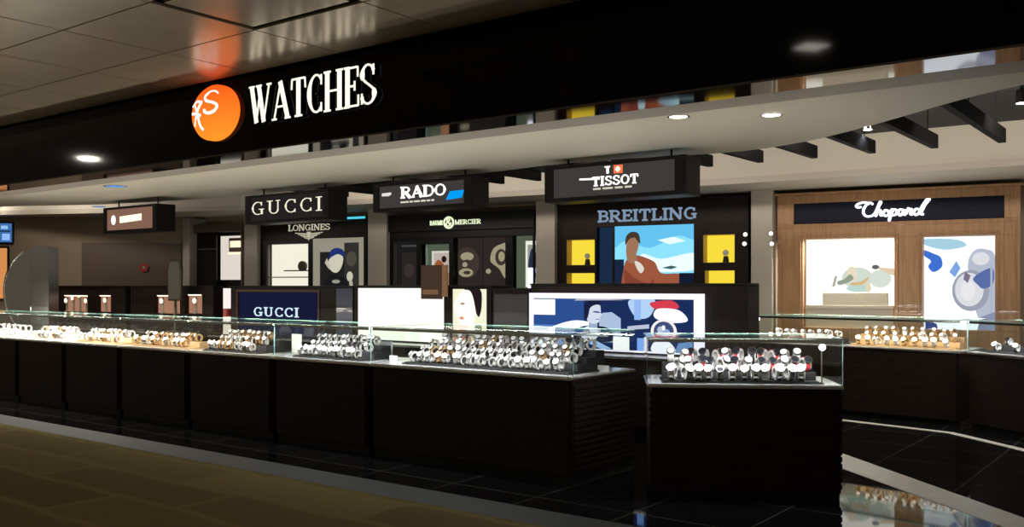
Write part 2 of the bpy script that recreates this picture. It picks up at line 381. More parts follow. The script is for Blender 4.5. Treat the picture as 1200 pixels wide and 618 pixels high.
# bulkhead over the wall units
bp = [(9.4, 8.35), (5.89, 10.8), (3.03, 12.8), (.13, 14.5), (-5, 17.3), (-10, 18.4), (-17, 18.0)]
m_ = MB()
back = [(11.5, 9.9), (6.9, 12.5), (4.1, 14.15), (.8, 15.85), (-4.9, 18.95), (-10, 19.3), (-17, 18.6)]
for i in range(len(bp)-1):
    a, b, c, d = bp[i], bp[i+1], back[i+1], back[i]
    m_.slab([a, d, c, b], 2.95, 3.69, M['bulk'])
struct(m_.build('wall_bulkhead'), 'cream bulkhead above the wall units')
m_ = MB()
for i in range(len(bp)-1):
    a, b = Vector((*bp[i], 0)), Vector((*bp[i+1], 0)); nn = (b-a).normalized(); nn = Vector((-nn.y, nn.x, 0)); k = -1 if nn.y > 0 else 1
    a2, b2 = a-nn*.04*(-k)*1, b-nn*.04*(-k)*1
    m_.slab([tuple(a.xy), tuple(b.xy), tuple((b+nn*k*.03).xy), tuple((a+nn*k*.03).xy)], 2.935, 3.02, M['band'])
struct(m_.build('trim_6'), 'taupe moulding along the bulkhead foot')
# walls
struct(MB().box(-8.75, 12, .34, .5, 0, 3.7, M['wall']).build('wall_back', loc=(.705, 15.5, 0), rz=WA), 'taupe back wall')
struct(MB().box(-9, 3.58, .0, .16, 0, 3.7, M['wall']).build('wall_left', loc=(-10.4, 19, 0), rz=math.radians(11.3)), 'taupe wall at the far left')
def wpil(name, px0, px1, y0=-.10, col='pil'):
    a, b = W.t(px0, y0), W.t(px1, y0)
    m_ = MB().box(a, b, y0, .34, 0, 2.95, M[col]); m_.box(a-.015, b+.015, y0-.015, .34, 0, .12, M['wenge2'])
    return struct(m_.build(name, loc=(.705, 15.5, 0), rz=WA, bevel=.006))
wpil('pillar_1', 880, 905)['label'] = 'greige pilaster left of the oak unit'
wpil('pillar_2', 628, 650)['label'] = 'greige pilaster between black wall units'
wpil('pillar_3', 431, 453)['label'] = 'greige pilaster left of the black wall unit'
wpil('pillar_4', 286, 301)['label'] = 'greige pilaster left of the winged emblem unit'
wpil('pillar_5', 214, 222)['label'] = 'narrow greige pilaster beside the left opening'

# baffles
bi = 0
for k in range(-26, 5):
    s = -3.05+.64*k+.0
    d1 = 10.6; d0 = 7.05
    if s < -12: continue
    s0 = s
    if s > 1.0: continue
    o = MB().box(s-.035, s+.035, max(es(s)-.8, 7.0), d1, 3.0, 3.14, M['baffle'])
    led = s > -5
    o = o.build('ceiling_baffle', rz=A); struct(o, 'black ceiling baffle')
    if led:
        l_ = MB().box(s-.05, s-.037, max(es(s)-.6, 7.0), d1-.1, 3.115, 3.13, emi((.10, .22, 1), .55)); lo = l_.build('led_strip', o); lo['label'] = 'blue light strip'
    # hangers
    h_ = MB()
    for dd in (d1-.3, d1-1.6): h_.cyl((s, dd, 3.14), .006, .32, M['baffle'], n=8)
    h_.build('hanger', o)

# ================================================================== hall downlights
def downlight(x, y, z, label, r=.11, st=6, power=10, col=(1, .93, .8), spot=None, grp=None):
    t = thing('downlight', label, 'ceiling light', (x, y, z), 0, grp)
    ring = MB(); N = 28
    for i in range(N):
        a, b = 2*math.pi*i/N, 2*math.pi*(i+1)/N
        q = lambda rr, t_, zz: (rr*math.cos(t_), rr*math.sin(t_), zz)
        ring.face([q(r, a, -.006), q(r, b, -.006), q(r*1.22, b, -.006), q(r*1.22, a, -.006)], M['steel'], True)
        ring.face([q(r*1.22, a, -.006), q(r*1.22, b, -.006), q(r*1.22, b, .0), q(r*1.22, a, .0)], M['steel'], True)
    ring.build('trim_ring', t)
    MB().cyl((0, 0, -.005), r, .004, emi(col, st), n=28).build('lens', t)
    if power: light('bulb', 'SPOT' if spot else 'AREA', (0, 0, -.02), power, col, size=(r if spot else r*1.6), parent=t, spot=spot)
    return t
HG = 'hall ceiling downlights'
for sx_, lab, st, pw in ((-14.9, 'bright round downlight in the hall ceiling beyond the left edge', 110, P_HALL*1.3), (-2.86, 'dim round downlight in the hall ceiling above the carpet', 3.0, 4)):
    p = F.P(sx_, 3.64); downlight(p[0], p[1], 3.66, lab, .15, st, pw)
for sx_, dx_, lab in ((-8.9, -1.2, 'unseen downlight added in the hall ceiling behind the viewer'), (-12.8, .5, 'unseen downlight added in the hall ceiling left of the viewer'), (-4.5, .2, 'unseen downlight added in the hall ceiling right of the viewer')):
    p = F.P(sx_, dx_); downlight(p[0], p[1], 3.66, lab, .15, 6, P_HALL, (1, .85, .6))  # unseen lamps added to light the carpet
def soff(px, py, lab, Z=2.955, **k):
    s, d = plan(px, py, Z); p = F.P(s, d); return downlight(p[0], p[1], Z-.003, lab, **k)
soff(795, 136, 'left one of two round downlights in the cream soffit', r=.075, st=7, power=P_SPOT, spot=2.2)
soff(904, 134, 'right one of two round downlights in the cream soffit', r=.075, st=7, power=P_SPOT, spot=2.2)
for px, py, lab in ((1017, 152, 'small spotlight between the black baffles, left one'), (1197, 121, 'small spotlight between the black baffles at right edge')):
    Z = 3.2; s, d = plan(px, py, Z); p = F.P(s, d); t = thing('spotlight', lab, 'spotlight', (p[0], p[1], Z))
    MB().cyl((0, 0, .0), .05, .12, M['steel'], n=20).build('lamp_housing', t)
    MB().cyl((0, 0, -.004), .042, .004, emi((.9, .92, 1), 9), n=20).build('lens', t)
    MB().cyl((0, 0, .12), .012, .14, M['black'], n=10).build('stem', t)
    light('bulb', 'SPOT', (0, 0, -.02), P_TRACK, (.9, .93, 1), .04, parent=t, spot=2.4)

for k, s_ in enumerate((-19.5, -17, -15, -13, -11, -8.5, -6, -3.6, -1.4, .8)):
    p = F.P(s_, 9.7 if s_ > -11.5 else 8.2); light('aisle_fill', 'AREA', (p[0], p[1], 3.38), P_WASH, (1, .90, .76), .9, .25, rot=(math.radians(52), 0, A))  # added area lights without fixtures, brightening the wall units and bulkhead
for px, py, lab, rr in ((135, 218, 'painted blue reflection in the soffit above the small copper sign', .13), (116, 242, 'faint painted blue reflection left of the small copper sign', .10)):
    soff(px, py, lab, r=rr, st=.9, power=1.0, col=(.12, .38, .9))  # blue reflections on the soffit, put in as weakly glowing discs
# ================================================================== main sign + round logo
SGN = emi((1, .93, .76), 1.25)
s0, s1 = F.t(292, 5.85), F.t(441, 5.85)
sp = F.P(s0, 5.89)
t = thing('shop_sign', 'lit white serif letters reading WATCHES on black fascia', 'sign', (sp[0], sp[1], 3.155), A)
L = s1-s0; TXT = 'WATCHES'; ww = word_w(TXT, .01); sx = L/(ww*.355); x = 0
for c in TXT:
    mb = MB(); glyph(mb, c, x, 0, .355, sx, .055, .018, -.042, -.036, SGN); lt = mb.build('letter', t)
    mb = MB(); glyph(mb, c, x, 0, .355, sx, .053, .016, -.036, -.012, M['black']); mb.build('return', lt)
    MB().cyl((x+GL[c][0]*.355*sx*.5, -.03, .18), .008, .03, M['steel'], 'y', 8).build('stud', t)
    x += (GL[c][0]+.01)*.355*sx
cs = F.t(253.5, 5.87); cp = F.P(cs, 5.89)
t = thing('round_logo_sign', 'glowing orange round logo sign with white swirl letters', 'sign', (cp[0], cp[1], 3.325), A)
def orange():
    m, n, l = nodes('orange_lit_face'); n.remove(n['Principled BSDF']); e = n.new('ShaderNodeEmission')
    tc = n.new('ShaderNodeTexCoord'); sp_ = n.new('ShaderNodeSeparateXYZ'); l.new(tc.outputs['Object'], sp_.inputs[0])
    mr = n.new('ShaderNodeMapRange'); mr.inputs[1].default_value = -.3; mr.inputs[2].default_value = .25; l.new(sp_.outputs['Z'], mr.inputs[0])
    r = n.new('ShaderNodeValToRGB'); r.color_ramp.elements[0].color = (1, .27, .02, 1); r.color_ramp.elements[1].color = (1, .10, .01, 1)
    l.new(mr.outputs[0], r.inputs[0]); l.new(r.outputs[0], e.inputs[0]); e.inputs[1].default_value = 1.25
    l.new(e.outputs[0], n['Material Output'].inputs[0]); return m
OR = orange(); RX, RZ = (F.t(279, 5.87)-F.t(228, 5.87))/2, .285
mb = MB(); rings = [(1, 0), (1, -.05), (.93, -.075), (.7, -.095), (.35, -.105)]; N = 40; v = [(RX*k*math.cos(2*math.pi*i/N), y, RZ*k*math.sin(2*math.pi*i/N)) for k, y in rings for i in range(N)]
mb.idx(v, [(j*N+i, j*N+(i+1) % N, (j+1)*N+(i+1) % N, (j+1)*N+i) for j in range(len(rings)-1) for i in range(N)]+[tuple(range((len(rings)-1)*N, len(rings)*N))], OR, True)
mb.build('glowing_disc', t)
mb = MB(); wf = lambda a, b: .028
Sp = smooth_path([(.10, .19), (.05, .24), (-.03, .24), (-.10, .18), (-.07, .11), (.04, .06), (.10, 0), (.07, -.07), (-.01, -.10), (-.08, -.08), (-.10, -.03)], 5)
Ap = [smooth_path([(-.40, -.20), (-.30, -.12), (-.22, .04), (-.14, .13)], 5), smooth_path([(-.29, .10), (-.22, .0), (-.18, -.12), (-.12, -.18)], 5), smooth_path([(-.38, .02), (-.28, .01), (-.16, -.02)], 4), smooth_path([(-.35, .09), (-.24, .14), (-.14, .11)], 4)]
Sp = [(x_*1.15+.03, .10+(z_-.07)*.66) for x_, z_ in Sp]
for q in [Sp]+Ap:
    q = [(x_*RX/.40, z_*.95) for x_, z_ in q]; q = [c for c in q if (c[0]/RX)**2+(c[1]/RZ)**2 < .86]
    for q0, q1 in zip(q[:-1], q[1:]):
        rr = math.hypot((q0[0]+q1[0])/2/RX, (q0[1]+q1[1])/2/RZ); ys = -(.055+.052*max(0, 1-rr**2.2))
        stroke(mb, [q0, q1], wf, 0, 0, 1, 1, ys-.012, ys+.02, emi((1, .95, .9), 1.3))
mb.build('swirl_lettering', t)

# ================================================================== hanging signs
def hang_sign(px0, px1, zt, zb, label, d=8.55, depth=.34, face=(.055, .048, .048), fst=.9, rod_px=None):
    a, b = F.t(px0, d), F.t(px1, d); p = F.P(a, d); L = b-a
    t = thing('hanging_sign', label, 'sign', (p[0], p[1], zb), A); h = zt-zb
    mb = MB(); holes(mb, 0, L, 0, h, [(.07*L, .93*L, .045, h-.04)], 0, .02, M['black']); mb.box(0, L, .02, depth, 0, h, M['black']); mb.build('housing', t, .004)
    MB().box(.07*L, .93*L, .008, .0195, .045, h-.04, emi(face, fst)).build('face_panel', t)
    for x in (.12*L, .86*L): MB().cyl((x, depth/2, h), .012, 2.957-zt, M['black'], n=10).build('rod', t)
    return t, L, h
# slab serif white name with a blue reflection put in as glow
Wt = emi((1, .97, .9), 1.6)
t, L, h = hang_sign(437, 552, 2.85, 2.49, 'hanging black sign reading RADO with a painted blue reflection')
letters(t, 'RADO', .30*L, .76*L, .16, .13, -.006, .008, Wt, .30, .12)
mb = MB(); x = .30*L
for w in (.13, .05, .09, .07, .05, .04): mb.box(x, x+w, -.003, .008, .095, .115, emi((.9, .85, .7), .8)); x += w+.025
mb.build('tagline', t)
mb = MB(); 
mb.prism([(.10*L, .20), (.17*L, .195), (.20*L, .22), (.19*L, .24), (.10*L, .235)], -.003, .008, emi((.9, .85, .8), .9)); mb.build('emblem', t)
mb = MB(); mb.prism([(.76*L, .095), (.94*L-.05, .11), (.93*L, .20), (.80*L, .195)], -.003, .008, emi((.0, .32, .85), 1.1)); mb.build('blue_reflection', t)['label'] = 'bright blue reflection made as a glowing patch'  # reflection on the sign face, put in as glowing colour
t, L, h = hang_sign(638, 803, 2.87, 2.47, 'hanging black sign reading TISSOT with a red cross square')
letters(t, 'TISSOT', .36*L, .69*L, .15, .09, -.006, .008, Wt, .23, .14, .06)
mb = MB()
mb.prism([(.27*L, .222), (.40*L, .212), (.40*L, .232), (.27*L, .238)], -.006, .008, Wt); mb.build('swoosh', t)
mb = MB(); mb.box(.455*L, .475*L+.025, -.006, .008, .335, .347, Wt); mb.box(.468*L, .468*L+.022, -.006, .008, .27, .345, Wt)
mb.box(.52*L, .52*L+.10, -.006, .008, .265, .35, emi((1, .16, .05), 1.3)); mb.box(.52*L+.038, .52*L+.062, -.009, -.006, .28, .335, Wt); mb.box(.52*L+.022, .52*L+.078, -.009, -.006, .296, .319, Wt); mb.build('cross_emblem', t)['label'] = 'white T and red square with a white cross'
mb = MB(); x = .37*L
for w in (.09, .12, .09, .08): mb.box(x, x+w, -.003, .008, .105, .125, emi((.9, .85, .7), .7)); x += w+.03
mb.build('tagline', t)
t, L, h = hang_sign(287, 385, 2.85, 2.44, 'hanging black sign reading GUCCI', face=(.02, .018, .017))
letters(t, 'GUCCI', .08*L, .93*L, .13, .18, -.006, .008, emi((1, .95, .75), .95), .17, .06, .16)
t, L, h = hang_sign(121, 183, 2.83, 2.41, 'small hanging black sign glowing copper at far left', d=8.3, face=(.30, .16, .11), fst=.75)
MB().prism(ell(.20*L, .21, .055, .075), -.006, .008, Wt).build('letter', t)
x = .33*L
for i in range(6): MB().box(x, x+.085, -.006, .008, .155+.004*i, .26+.004*i, emi((1, .95, .7), 1.3)).build('letter', t); x += .105

# ================================================================== wall units
def wunit(px0, px1, label, m, name='wall_display_unit', ztop=2.86):
    a, b = W.t(px0), W.t(px1); p = W.P(a, 0); t = thing(name, label, 'display unit', (p[0], p[1], 0), WA)
    def R(x0, y0, x1, y1): r = W.rect(x0, y0, x1, y1); return r[0]-a, r[1]-a, r[2], r[3]
    return t, b-a, R
DK = M['wenge2']
# ---- unit with swimmer-like screen: BREITLING
t, L, R = wunit(652, 877, 'dark brown wall unit reading BREITLING with a sky screen', DK)
yel = [R(664, 281, 697, 311), R(664, 320, 697, 348), R(824, 275, 861, 308), R(826, 317, 861, 348)]
scr = R(720, 264, 813, 352); dkp = R(699, 266, 718, 345)
mb = MB(); holes(mb, 0, L, 0, 2.86, yel+[scr, dkp], 0, .05, DK); mb.box(0, L, .25, .33, 0, 2.86, DK); mb.box(0, .02, .05, .25, 0, 2.86, DK); mb.box(L-.02, L, .05, .25, 0, 2.86, DK); mb.box(0, L, .05, .25, 2.83, 2.86, DK)
mb.build('carcass', t, .003)
one('cornice', M['black'], -.02, L+.02, -.04, .33, 2.86, 2.885, parent=t)
mb = MB(); r = R(701, 244, 817, 258); letters(t, 'BREITLING', r[0], r[1], 2.58, .165, -.02, -.001, emi((.30, .42, .58), .7), .24, .17, .03)
for i, r in enumerate(yel):
    mb = MB(); recess(mb, *r, .0, .2, M['oak'], emi((.95, .72, .05), 1.0)); n_ = mb.build('niche', t); n_['label'] = 'yellow lit niche'
    if i % 2 == 0:
        mb = MB(); cx = (r[0]+r[1])/2+.08; mb.cyl((cx, .1, r[2]), .05, .10, M['black'], n=14, r2=.035); mb.cyl((cx, .085, r[2]+.15), .045, .03, M['silver'], 'y', 16); mb.cyl((cx, .08, r[2]+.15), .036, .006, M['dialw'], 'y', 16); mb.build('watch_stand', n_)
r = dkp; mb = MB(); recess(mb, *r, .0, .12, M['black'], emi((.01, .025, .06), 1)); mb.build('side_panel', t)
SKY = emi((.22, .62, .85), 1.25)
one('screen', SKY, scr[0], scr[1], .02, .045, scr[2], scr[3], parent=t)
S_ = lambda c, s=1: emi(c, s)
picture('portrait_print', t, *scr, .02, [
    (R4(0, 0, 1, .33), S_((.55, .85, .9), 1.1)),
    ([(0, .72), (.15, .80), (.45, .70), (.8, .85), (1, .80), (1, 1), (0, 1)], S_((.12, .50, .80), 1.1)),
    ([(.35, .62), (.6, .55), (1, .62), (1, .40), (.35, .40)], S_((.72, .90, .93), 1.2)),
    ([(.55, .80), (.75, .84), (.9, .78), (.7, .74)], S_((.70, .88, .93), 1.2)),
    (R4(0, 0, .12, .55), S_((.01, .02, .05))),
    ([(.60, .43), (.72, .46), (.80, .44), (.72, .41)], S_((.05, .12, .14))),
    ([(.10, 0), (.12, .45), (.2, .58), (.3, .60), (.42, .56), (.52, .50), (.60, .36), (.85, .34), (.86, .14), (.6, .06), (.4, 0)], S_((.42, .12, .06), .8)),
    ([(.16, .55), (.15, .72), (.20, .86), (.28, .86), (.31, .74), (.28, .60), (.30, .5), (.2, .5)], S_((.45, .22, .12), .8)),
    ([(.14, .74), (.15, .86), (.22, .92), (.31, .89), (.33, .76), (.29, .80), (.26, .84), (.19, .82)], S_((.06, .04, .03))),
    ([(.26, .52), (.33, .50), (.38, .42), (.34, .36), (.29, .42)], S_((.75, .7, .62))),
    ([(.12, .4), (.26, .3), (.44, .22), (.5, .3), (.46, .12), (.2, .05)], S_((.30, .07, .04), .8)),
    (R4(.82, .05, 1, .36), S_((.008, .012, .03))),
    ([(.30, .02), (.40, .05), (.38, .14), (.31, .13)], S_((.6, .85, .9))),
    ([(.55, .05), (.75, .06), (.82, .18), (.72, .14)], S_((.35, .6, .8))),
    ([(0, 0), (1, 0), (1, .04), (0, .04)], S_((.01, .01, .02)))])
# ---- unit with round emblem
t, L, R = wunit(455, 626, 'black wall unit with round ampersand emblem and dial posters', M['black'])
w1 = R(493, 286, 526, 352); w2 = R(531, 278, 592, 352); w3 = R(600, 276, 624, 352); w0 = R(459, 282, 488, 352)
mb = MB(); holes(mb, 0, L, 0, 2.80, [w0, w1, w2, w3], 0, .05, M['black']); mb.box(0, L, .28, .33, 0, 2.8, M['black']); mb.build('carcass', t, .003)
one('header', M['black'], -.02, L+.02, -.05, .33, 2.52, 2.82, parent=t, bevel=.004)
r = R(507, 259, 562, 266); zc = 2.655; E_ = emi((.85, .95, .62), 1.15)
letters(t, 'BAUME', r[0]-.02, r[0]+.25, zc-.035, .075, -.062, -.05, E_, .18, .10, .05); letters(t, 'MERCIER', r[0]+.50, r[1]+.06, zc-.035, .075, -.062, -.05, E_, .18, .10, .05)
mb = MB(); cx = r[0]+.375; q = ell(cx, zc, .095, .095, 28); q.append(q[0]); stroke(mb, q, lambda a, b: .028, 0, 0, 1, 1, -.066, -.05, E_)
stroke(mb, smooth_path([(.055, -.06), (-.03, .03), (-.02, .065), (.015, .06), (.01, .03), (-.045, -.01), (-.045, -.05), (.0, -.06), (.05, .0)], 5), lambda a, b: .018, cx, zc, 1, 1, -.066, -.05, E_); mb.build('round_emblem', t)
GB = emi((.10, .13, .085), .8)
for r, nm in ((w0, 'dark_poster'), (w1, 'hat_poster'), (w2, 'dial_poster'), (w3, 'framed_poster')):
    base = {'dark_poster': S_((.012, .011, .011)), 'hat_poster': GB, 'dial_poster': S_((.028, .02, .018)), 'framed_poster': GB}[nm]
    o = one(nm, base, r[0], r[1], .16, .18, r[2], r[3], parent=t)
    if nm == 'dark_poster': picture('print', o, *r, .16, [(R4(.2, .25, .8, .8), S_((.022, .018, .016))), (ell(.5, .5, .2, .12), S_((.04, .03, .026))), (R4(.2, .9, .9, .93), S_((.06, .06, .055)))])
    if nm == 'hat_poster': picture('print', o, *r, .16, [(R4(.22, .3, .98, .88), S_((.62, .62, .52))), (R4(.3, .35, .9, .84), S_((.5, .42, .36))), ([(.32, .60), (.45, .72), (.62, .66), (.72, .55), (.9, .42), (.9, .36), (.5, .36)], S_((.32, .09, .03))), (ell(.66, .73, .09, .06), S_((.02, .01, .01))), ([(.55, .3), (.7, .5), (.95, .4), (.95, 0), (.6, 0)], S_((.35, .17, .09)))])
    if nm == 'dial_poster':
        Y_ = S_((.42, .38, .24), .8); D_ = S_((.05, .035, .03))
        picture('print', o, *r, .16, [(ell(.18, .60, .24, .25), D_), (ell(.18, .70, .13, .07), Y_), (ell(.18, .62, .08, .03), D_), (ell(.16, .44, .14, .07), Y_), (ell(.18, .44, .07, .03), D_), (ell(.14, .57, .05, .04), Y_), (R4(.48, .1, .5, 1), S_((.015, .01, .01))),
            ([(.64, .62), (.68, .80), (.82, .88), (.97, .86), (.97, .38), (.9, .36), (.80, .50)], Y_), (ell(.84, .68, .11, .13), D_), (ell(.85, .69, .06, .08), Y_), (ell(.60, .46, .05, .04), Y_), (R4(0, 0, 1, .2), S_((.02, .018, .016))), (ell(.14, .14, .1, .04), Y_)])
    if nm == 'framed_poster': picture('print', o, *r, .16, [(R4(.45, .2, .98, .92), S_((.75, .78, .68), 1.1)), (R4(.55, .27, .98, .86), S_((.28, .31, .28))), ([(.6, .4), (.95, .35), (.98, .7), (.75, .8), (.6, .6)], S_((.02, .03, .06))), (R4(.85, .42, .98, .5), S_((.4, .5, .9)))])
for xx in (498, 527, 598): 
    tt = W.t(xx)-W.t(455); one('glass_fin', M['gedge'], tt-.02, tt+.02, .05, .07, .9, 2.5, parent=t)
mb = MB(); r = R(622, 316, 627, 338); mb.box(r[0]-.04, r[1]-.04, -.03, -.001, 1.5, 1.85, emi((.9, .85, 1), 1.6)); mb.build('vertical_lamp', t)['label'] = 'small white vertical lamp'
for xx in (470, 484, 512, 540, 600, 616):
    tt = W.t(xx)-W.t(455); mb = MB(); mb.cyl((tt, .03, 2.47), .02, .05, M['steel'], n=10); mb.cyl((tt, .03, 2.465), .016, .004, emi((1, 1, .9), 3), n=10); mb.build('picture_lamp', t)
# ---- winged emblem unit: LONGINES
t, L, R = wunit(303, 430, 'black wall unit reading LONGINES above two lit windows', M['black'])
wa = R(312, 286, 361, 350); wb = R(366, 279, 426, 352)
mb = MB(); holes(mb, 0, L, 0, 2.84, [wa, wb], 0, .05, M['black']); mb.box(0, L, .28, .33, 0, 2.8, M['black']); mb.build('carcass', t, .003)
r = R(338, 263, 387, 270); Ec = emi((.62, .58, .42), .8); zc = r[2]
mb = MB(); letters(t, 'LONGINES', r[0], r[1], zc, .11, -.012, -.001, Ec, .24, .12, .02)
mb = MB(); cx = (r[0]+r[1])/2
for sg in (-1, 1):
    for k in range(4): mb.prism([(cx+sg*.03, zc-.06-.03*k), (cx+sg*(.34-.07*k), zc-.04-.028*k), (cx+sg*(.34-.07*k), zc-.055-.028*k), (cx+sg*.03, zc-.08-.03*k)][::sg], -.012, -.001, Ec)
mb.prism([(cx-.05, zc-.03), (cx, zc-.20), (cx+.05, zc-.03)], -.016, -.001, Ec); mb.build('winged_emblem', t)
o = one('lit_window', emi((.78, .76, .62), 1.15), wa[0], wa[1], .16, .18, wa[2], wa[3], parent=t)
o['label'] = 'cream lit display window'
mb = MB(); mb.box(wa[0], wa[1], .06, .16, wa[2]+.38*(wa[3]-wa[2])+.0, wa[2]+.40*(wa[3]-wa[2]), M['card']); mb.box(wa[0]+.4, wa[1]-.08, .06, .16, wa[2]+.50*(wa[3]-wa[2]), wa[2]+.52*(wa[3]-wa[2]), M['blk']); mb.build('shelf', o)
mb = MB(); mb.prism(ell(wa[1]-.22, wa[2]+.59*(wa[3]-wa[2]), .10, .10), .07, .12, M['olive']); mb.build('clock', o)
o = one('poster_frame', emi((.36, .33, .25), .8), wb[0], wb[1], .02, .10, wb[2], wb[3], parent=t)
picture('portrait_print', o, *wb, .02, [(R4(.14, .06, .9, .78), S_((.014, .014, .014))), (R4(.14, .78, .88, .9), S_((.30, .28, .22))), (R4(.62, .14, .9, .92), S_((.03, .028, .025))),
    ([(.34, .50), (.32, .66), (.40, .78), (.52, .78), (.60, .68), (.56, .52), (.46, .44)], S_((.60, .58, .46))), ([(.32, .66), (.36, .80), (.48, .84), (.60, .80), (.62, .70), (.5, .74), (.38, .70)], S_((.015, .03, .17))),
    ([(.24, .60), (.32, .50), (.36, .54), (.28, .68)], S_((.5, .48, .38))), ([(.15, 0), (.3, .38), (.5, .40), (.68, .30), (.72, 0)], S_((.01, .01, .012))), (ell(.46, .30, .08, .03), S_((.3, .3, .25))),
    (ell(.73, .38, .06, .08), S_((.55, .53, .42))), ([(.40, .14), (.68, .14), (.78, .10), (.78, .30), (.72, .32), (.70, .20), (.40, .20)], S_((.45, .44, .35))), (ell(.76, .66, .10, .12), S_((.07, .065, .05)))])
r = R(404, 254, 428, 257); one('cyan_reflection', emi((.08, .65, .8), 1), r[0], r[1], -.03, -.001, 2.795, 2.835, parent=t)['label'] = 'cyan reflection made as a glowing strip'  # cyan reflection on the header, put in as a glowing bar
# ---- oak framed unit: Chopard
t, L, R = wunit(911, 1196, 'oak framed wall unit with script name Chopard and two lit windows', M['oak'])
sg = R(930, 237, 1177, 266); wa = R(941, 284, 1048, 395); wb = R(1081, 279, 1166, 400)
hz = 2.86; sg = (sg[0], sg[1], 2.44, 2.74); wa = (wa[0], wa[1], .95, 2.22); wb = (wb[0], wb[1], .95, 2.22)
mb = MB(); holes(mb, 0, L, 0, hz, [sg, wa, wb], 0, .08, M['oak']); mb.box(0, L, .24, .33, 0, hz, M['oak']); mb.build('frame', t, .005)
mb = MB()
for q in (wa, wb, (.10, L-.10, 0, 2.36)):
    for (a, b, c, d) in ((q[0]-.05, q[0]-.03, q[2], q[3]+.05), (q[1]+.03, q[1]+.05, q[2], q[3]+.05), (q[0]-.05, q[1]+.05, q[3]+.03, q[3]+.05)): mb.box(a, b, -.015, 0, c, d, M['oak'])
mb.box(-.03, L+.03, -.05, .33, hz, hz+.03, M['oak']); mb.build('moulding', t, .003)
one('sign_panel', mat('midnight_blue_panel', (.006, .007, .022), .5, spec=.2), sg[0], sg[1], .03, .06, sg[2], sg[3], parent=t)
# script lettering
x0 = R(1003, 240, 1089, 266)[0]; x1 = R(1003, 240, 1089, 266)[1]; k_ = (x1-x0)/4.05; zb = 2.52
scr_p = [[(.75, 1.05), (.55, 1.2), (.2, 1.15), (0, .95), (.1, .8), (.3, .85)], [(.95, 1.0), (.85, 1.15), (.65, 1.1), (.45, .7), (.42, .3), (.6, .02), (.9, .05), (1.05, .25)],
    [(1.05, .1), (1.3, .9), (1.42, 1.15), (1.35, 1.2), (1.25, .8), (1.1, 0), (1.22, .4), (1.38, .5), (1.38, .1), (1.5, .05)],
    [(1.78, .45), (1.62, .48), (1.55, .2), (1.66, 0), (1.82, .12), (1.82, .38), (1.72, .45), (1.9, .35)],
    [(1.9, .3), (2.05, .55), (1.92, -.1), (1.85, -.45), (1.95, .1), (2.12, .5), (2.28, .42), (2.22, .1), (2.05, .05)],
    [(2.62, .45), (2.45, .5), (2.36, .2), (2.46, 0), (2.6, .2), (2.68, .5), (2.64, .1), (2.78, .05)],
    [(2.78, .1), (2.92, .6), (2.95, .45), (3.1, .5), (3.02, .1), (3.15, .05)],
    [(3.5, .45), (3.32, .5), (3.22, .2), (3.32, 0), (3.5, .2), (3.75, .9), (3.95, 1.3), (4.05, 1.25), (3.8, .8), (3.58, .1), (3.75, .05)]]
mb = MB(); CH = emi((.85, .9, 1), 2.2)
for q in scr_p: stroke(mb, smooth_path(q, 6), lambda a, b: .026+.018*max(0, min(1, abs(b[1]-a[1])*6)), x0, zb, k_, .165, .012, .03, CH)
mb.build('script_lettering', t)
o = one('lit_window', emi((1, .98, .86), 1.25), wa[0], wa[1], .22, .236, wa[2], wa[3], parent=t)
o['label'] = 'white lit display window'
w_ = wa[1]-wa[0]
mb = MB(); recess(mb, *wa, .02, .22, M['trayw'], M['trayw'])
mb = MB(); mb.box(wa[0]+.21*w_, wa[0]+.92*w_, .08, .19, 1.27, 1.45, M['trayw']); mb.box(wa[0]+.02, wa[1]-.02, .06, .2, 1.22, 1.27, M['trayw']); mb.box(wa[0]+.02, wa[1]-.02, .07, .2, .95, 1.22, M['trayw']); mb.build('plinth', o, .004)
light('plinth_fill', 'AREA', ((wa[0]+wa[1])/2, .03, wa[3]-.03), 40, (1, .96, .85), w_-.2, .03, rot=(math.radians(12), 0, 0), parent=t)  # area light added at the window top to brighten the plinth
wh = lambda c: S_(c, .85)
picture('gem_print', o, *wa, .20, [(ell(.58, .56, .17, .12), wh((.75, .85, .75))), (ell(.52, .60, .06, .09), wh((.95, .85, .65))), ([(.50, .50), (.62, .52), (.72, .58), (.66, .50), (.56, .46)], wh((.85, .55, .28))), ([(.36, .52), (.44, .55), (.50, .60), (.54, .55), (.46, .50), (.38, .48)], wh((.35, .42, .32))),
    ([(.30, .46), (.33, .58), (.36, .58), (.33, .46)], wh((.5, .5, .42))), (ell(.83, .55, .12, .10), wh((.8, .88, .80))), ([(.78, .68), (.99, .66), (.99, .58), (.92, .60)], wh((.9, .72, .5))), (ell(.78, .68, .04, .025), wh((.15, .16, .18))), (ell(.60, .44, .14, .04), wh((.6, .8, .75))), (ell(.70, .45, .03, .06), wh((.9, .82, .55)))])
o = one('lit_poster', emi((.88, .94, 1), 1.3), wb[0], wb[1], .22, .236, wb[2], wb[3], parent=t)
o['label'] = 'bright blue and white watch poster'
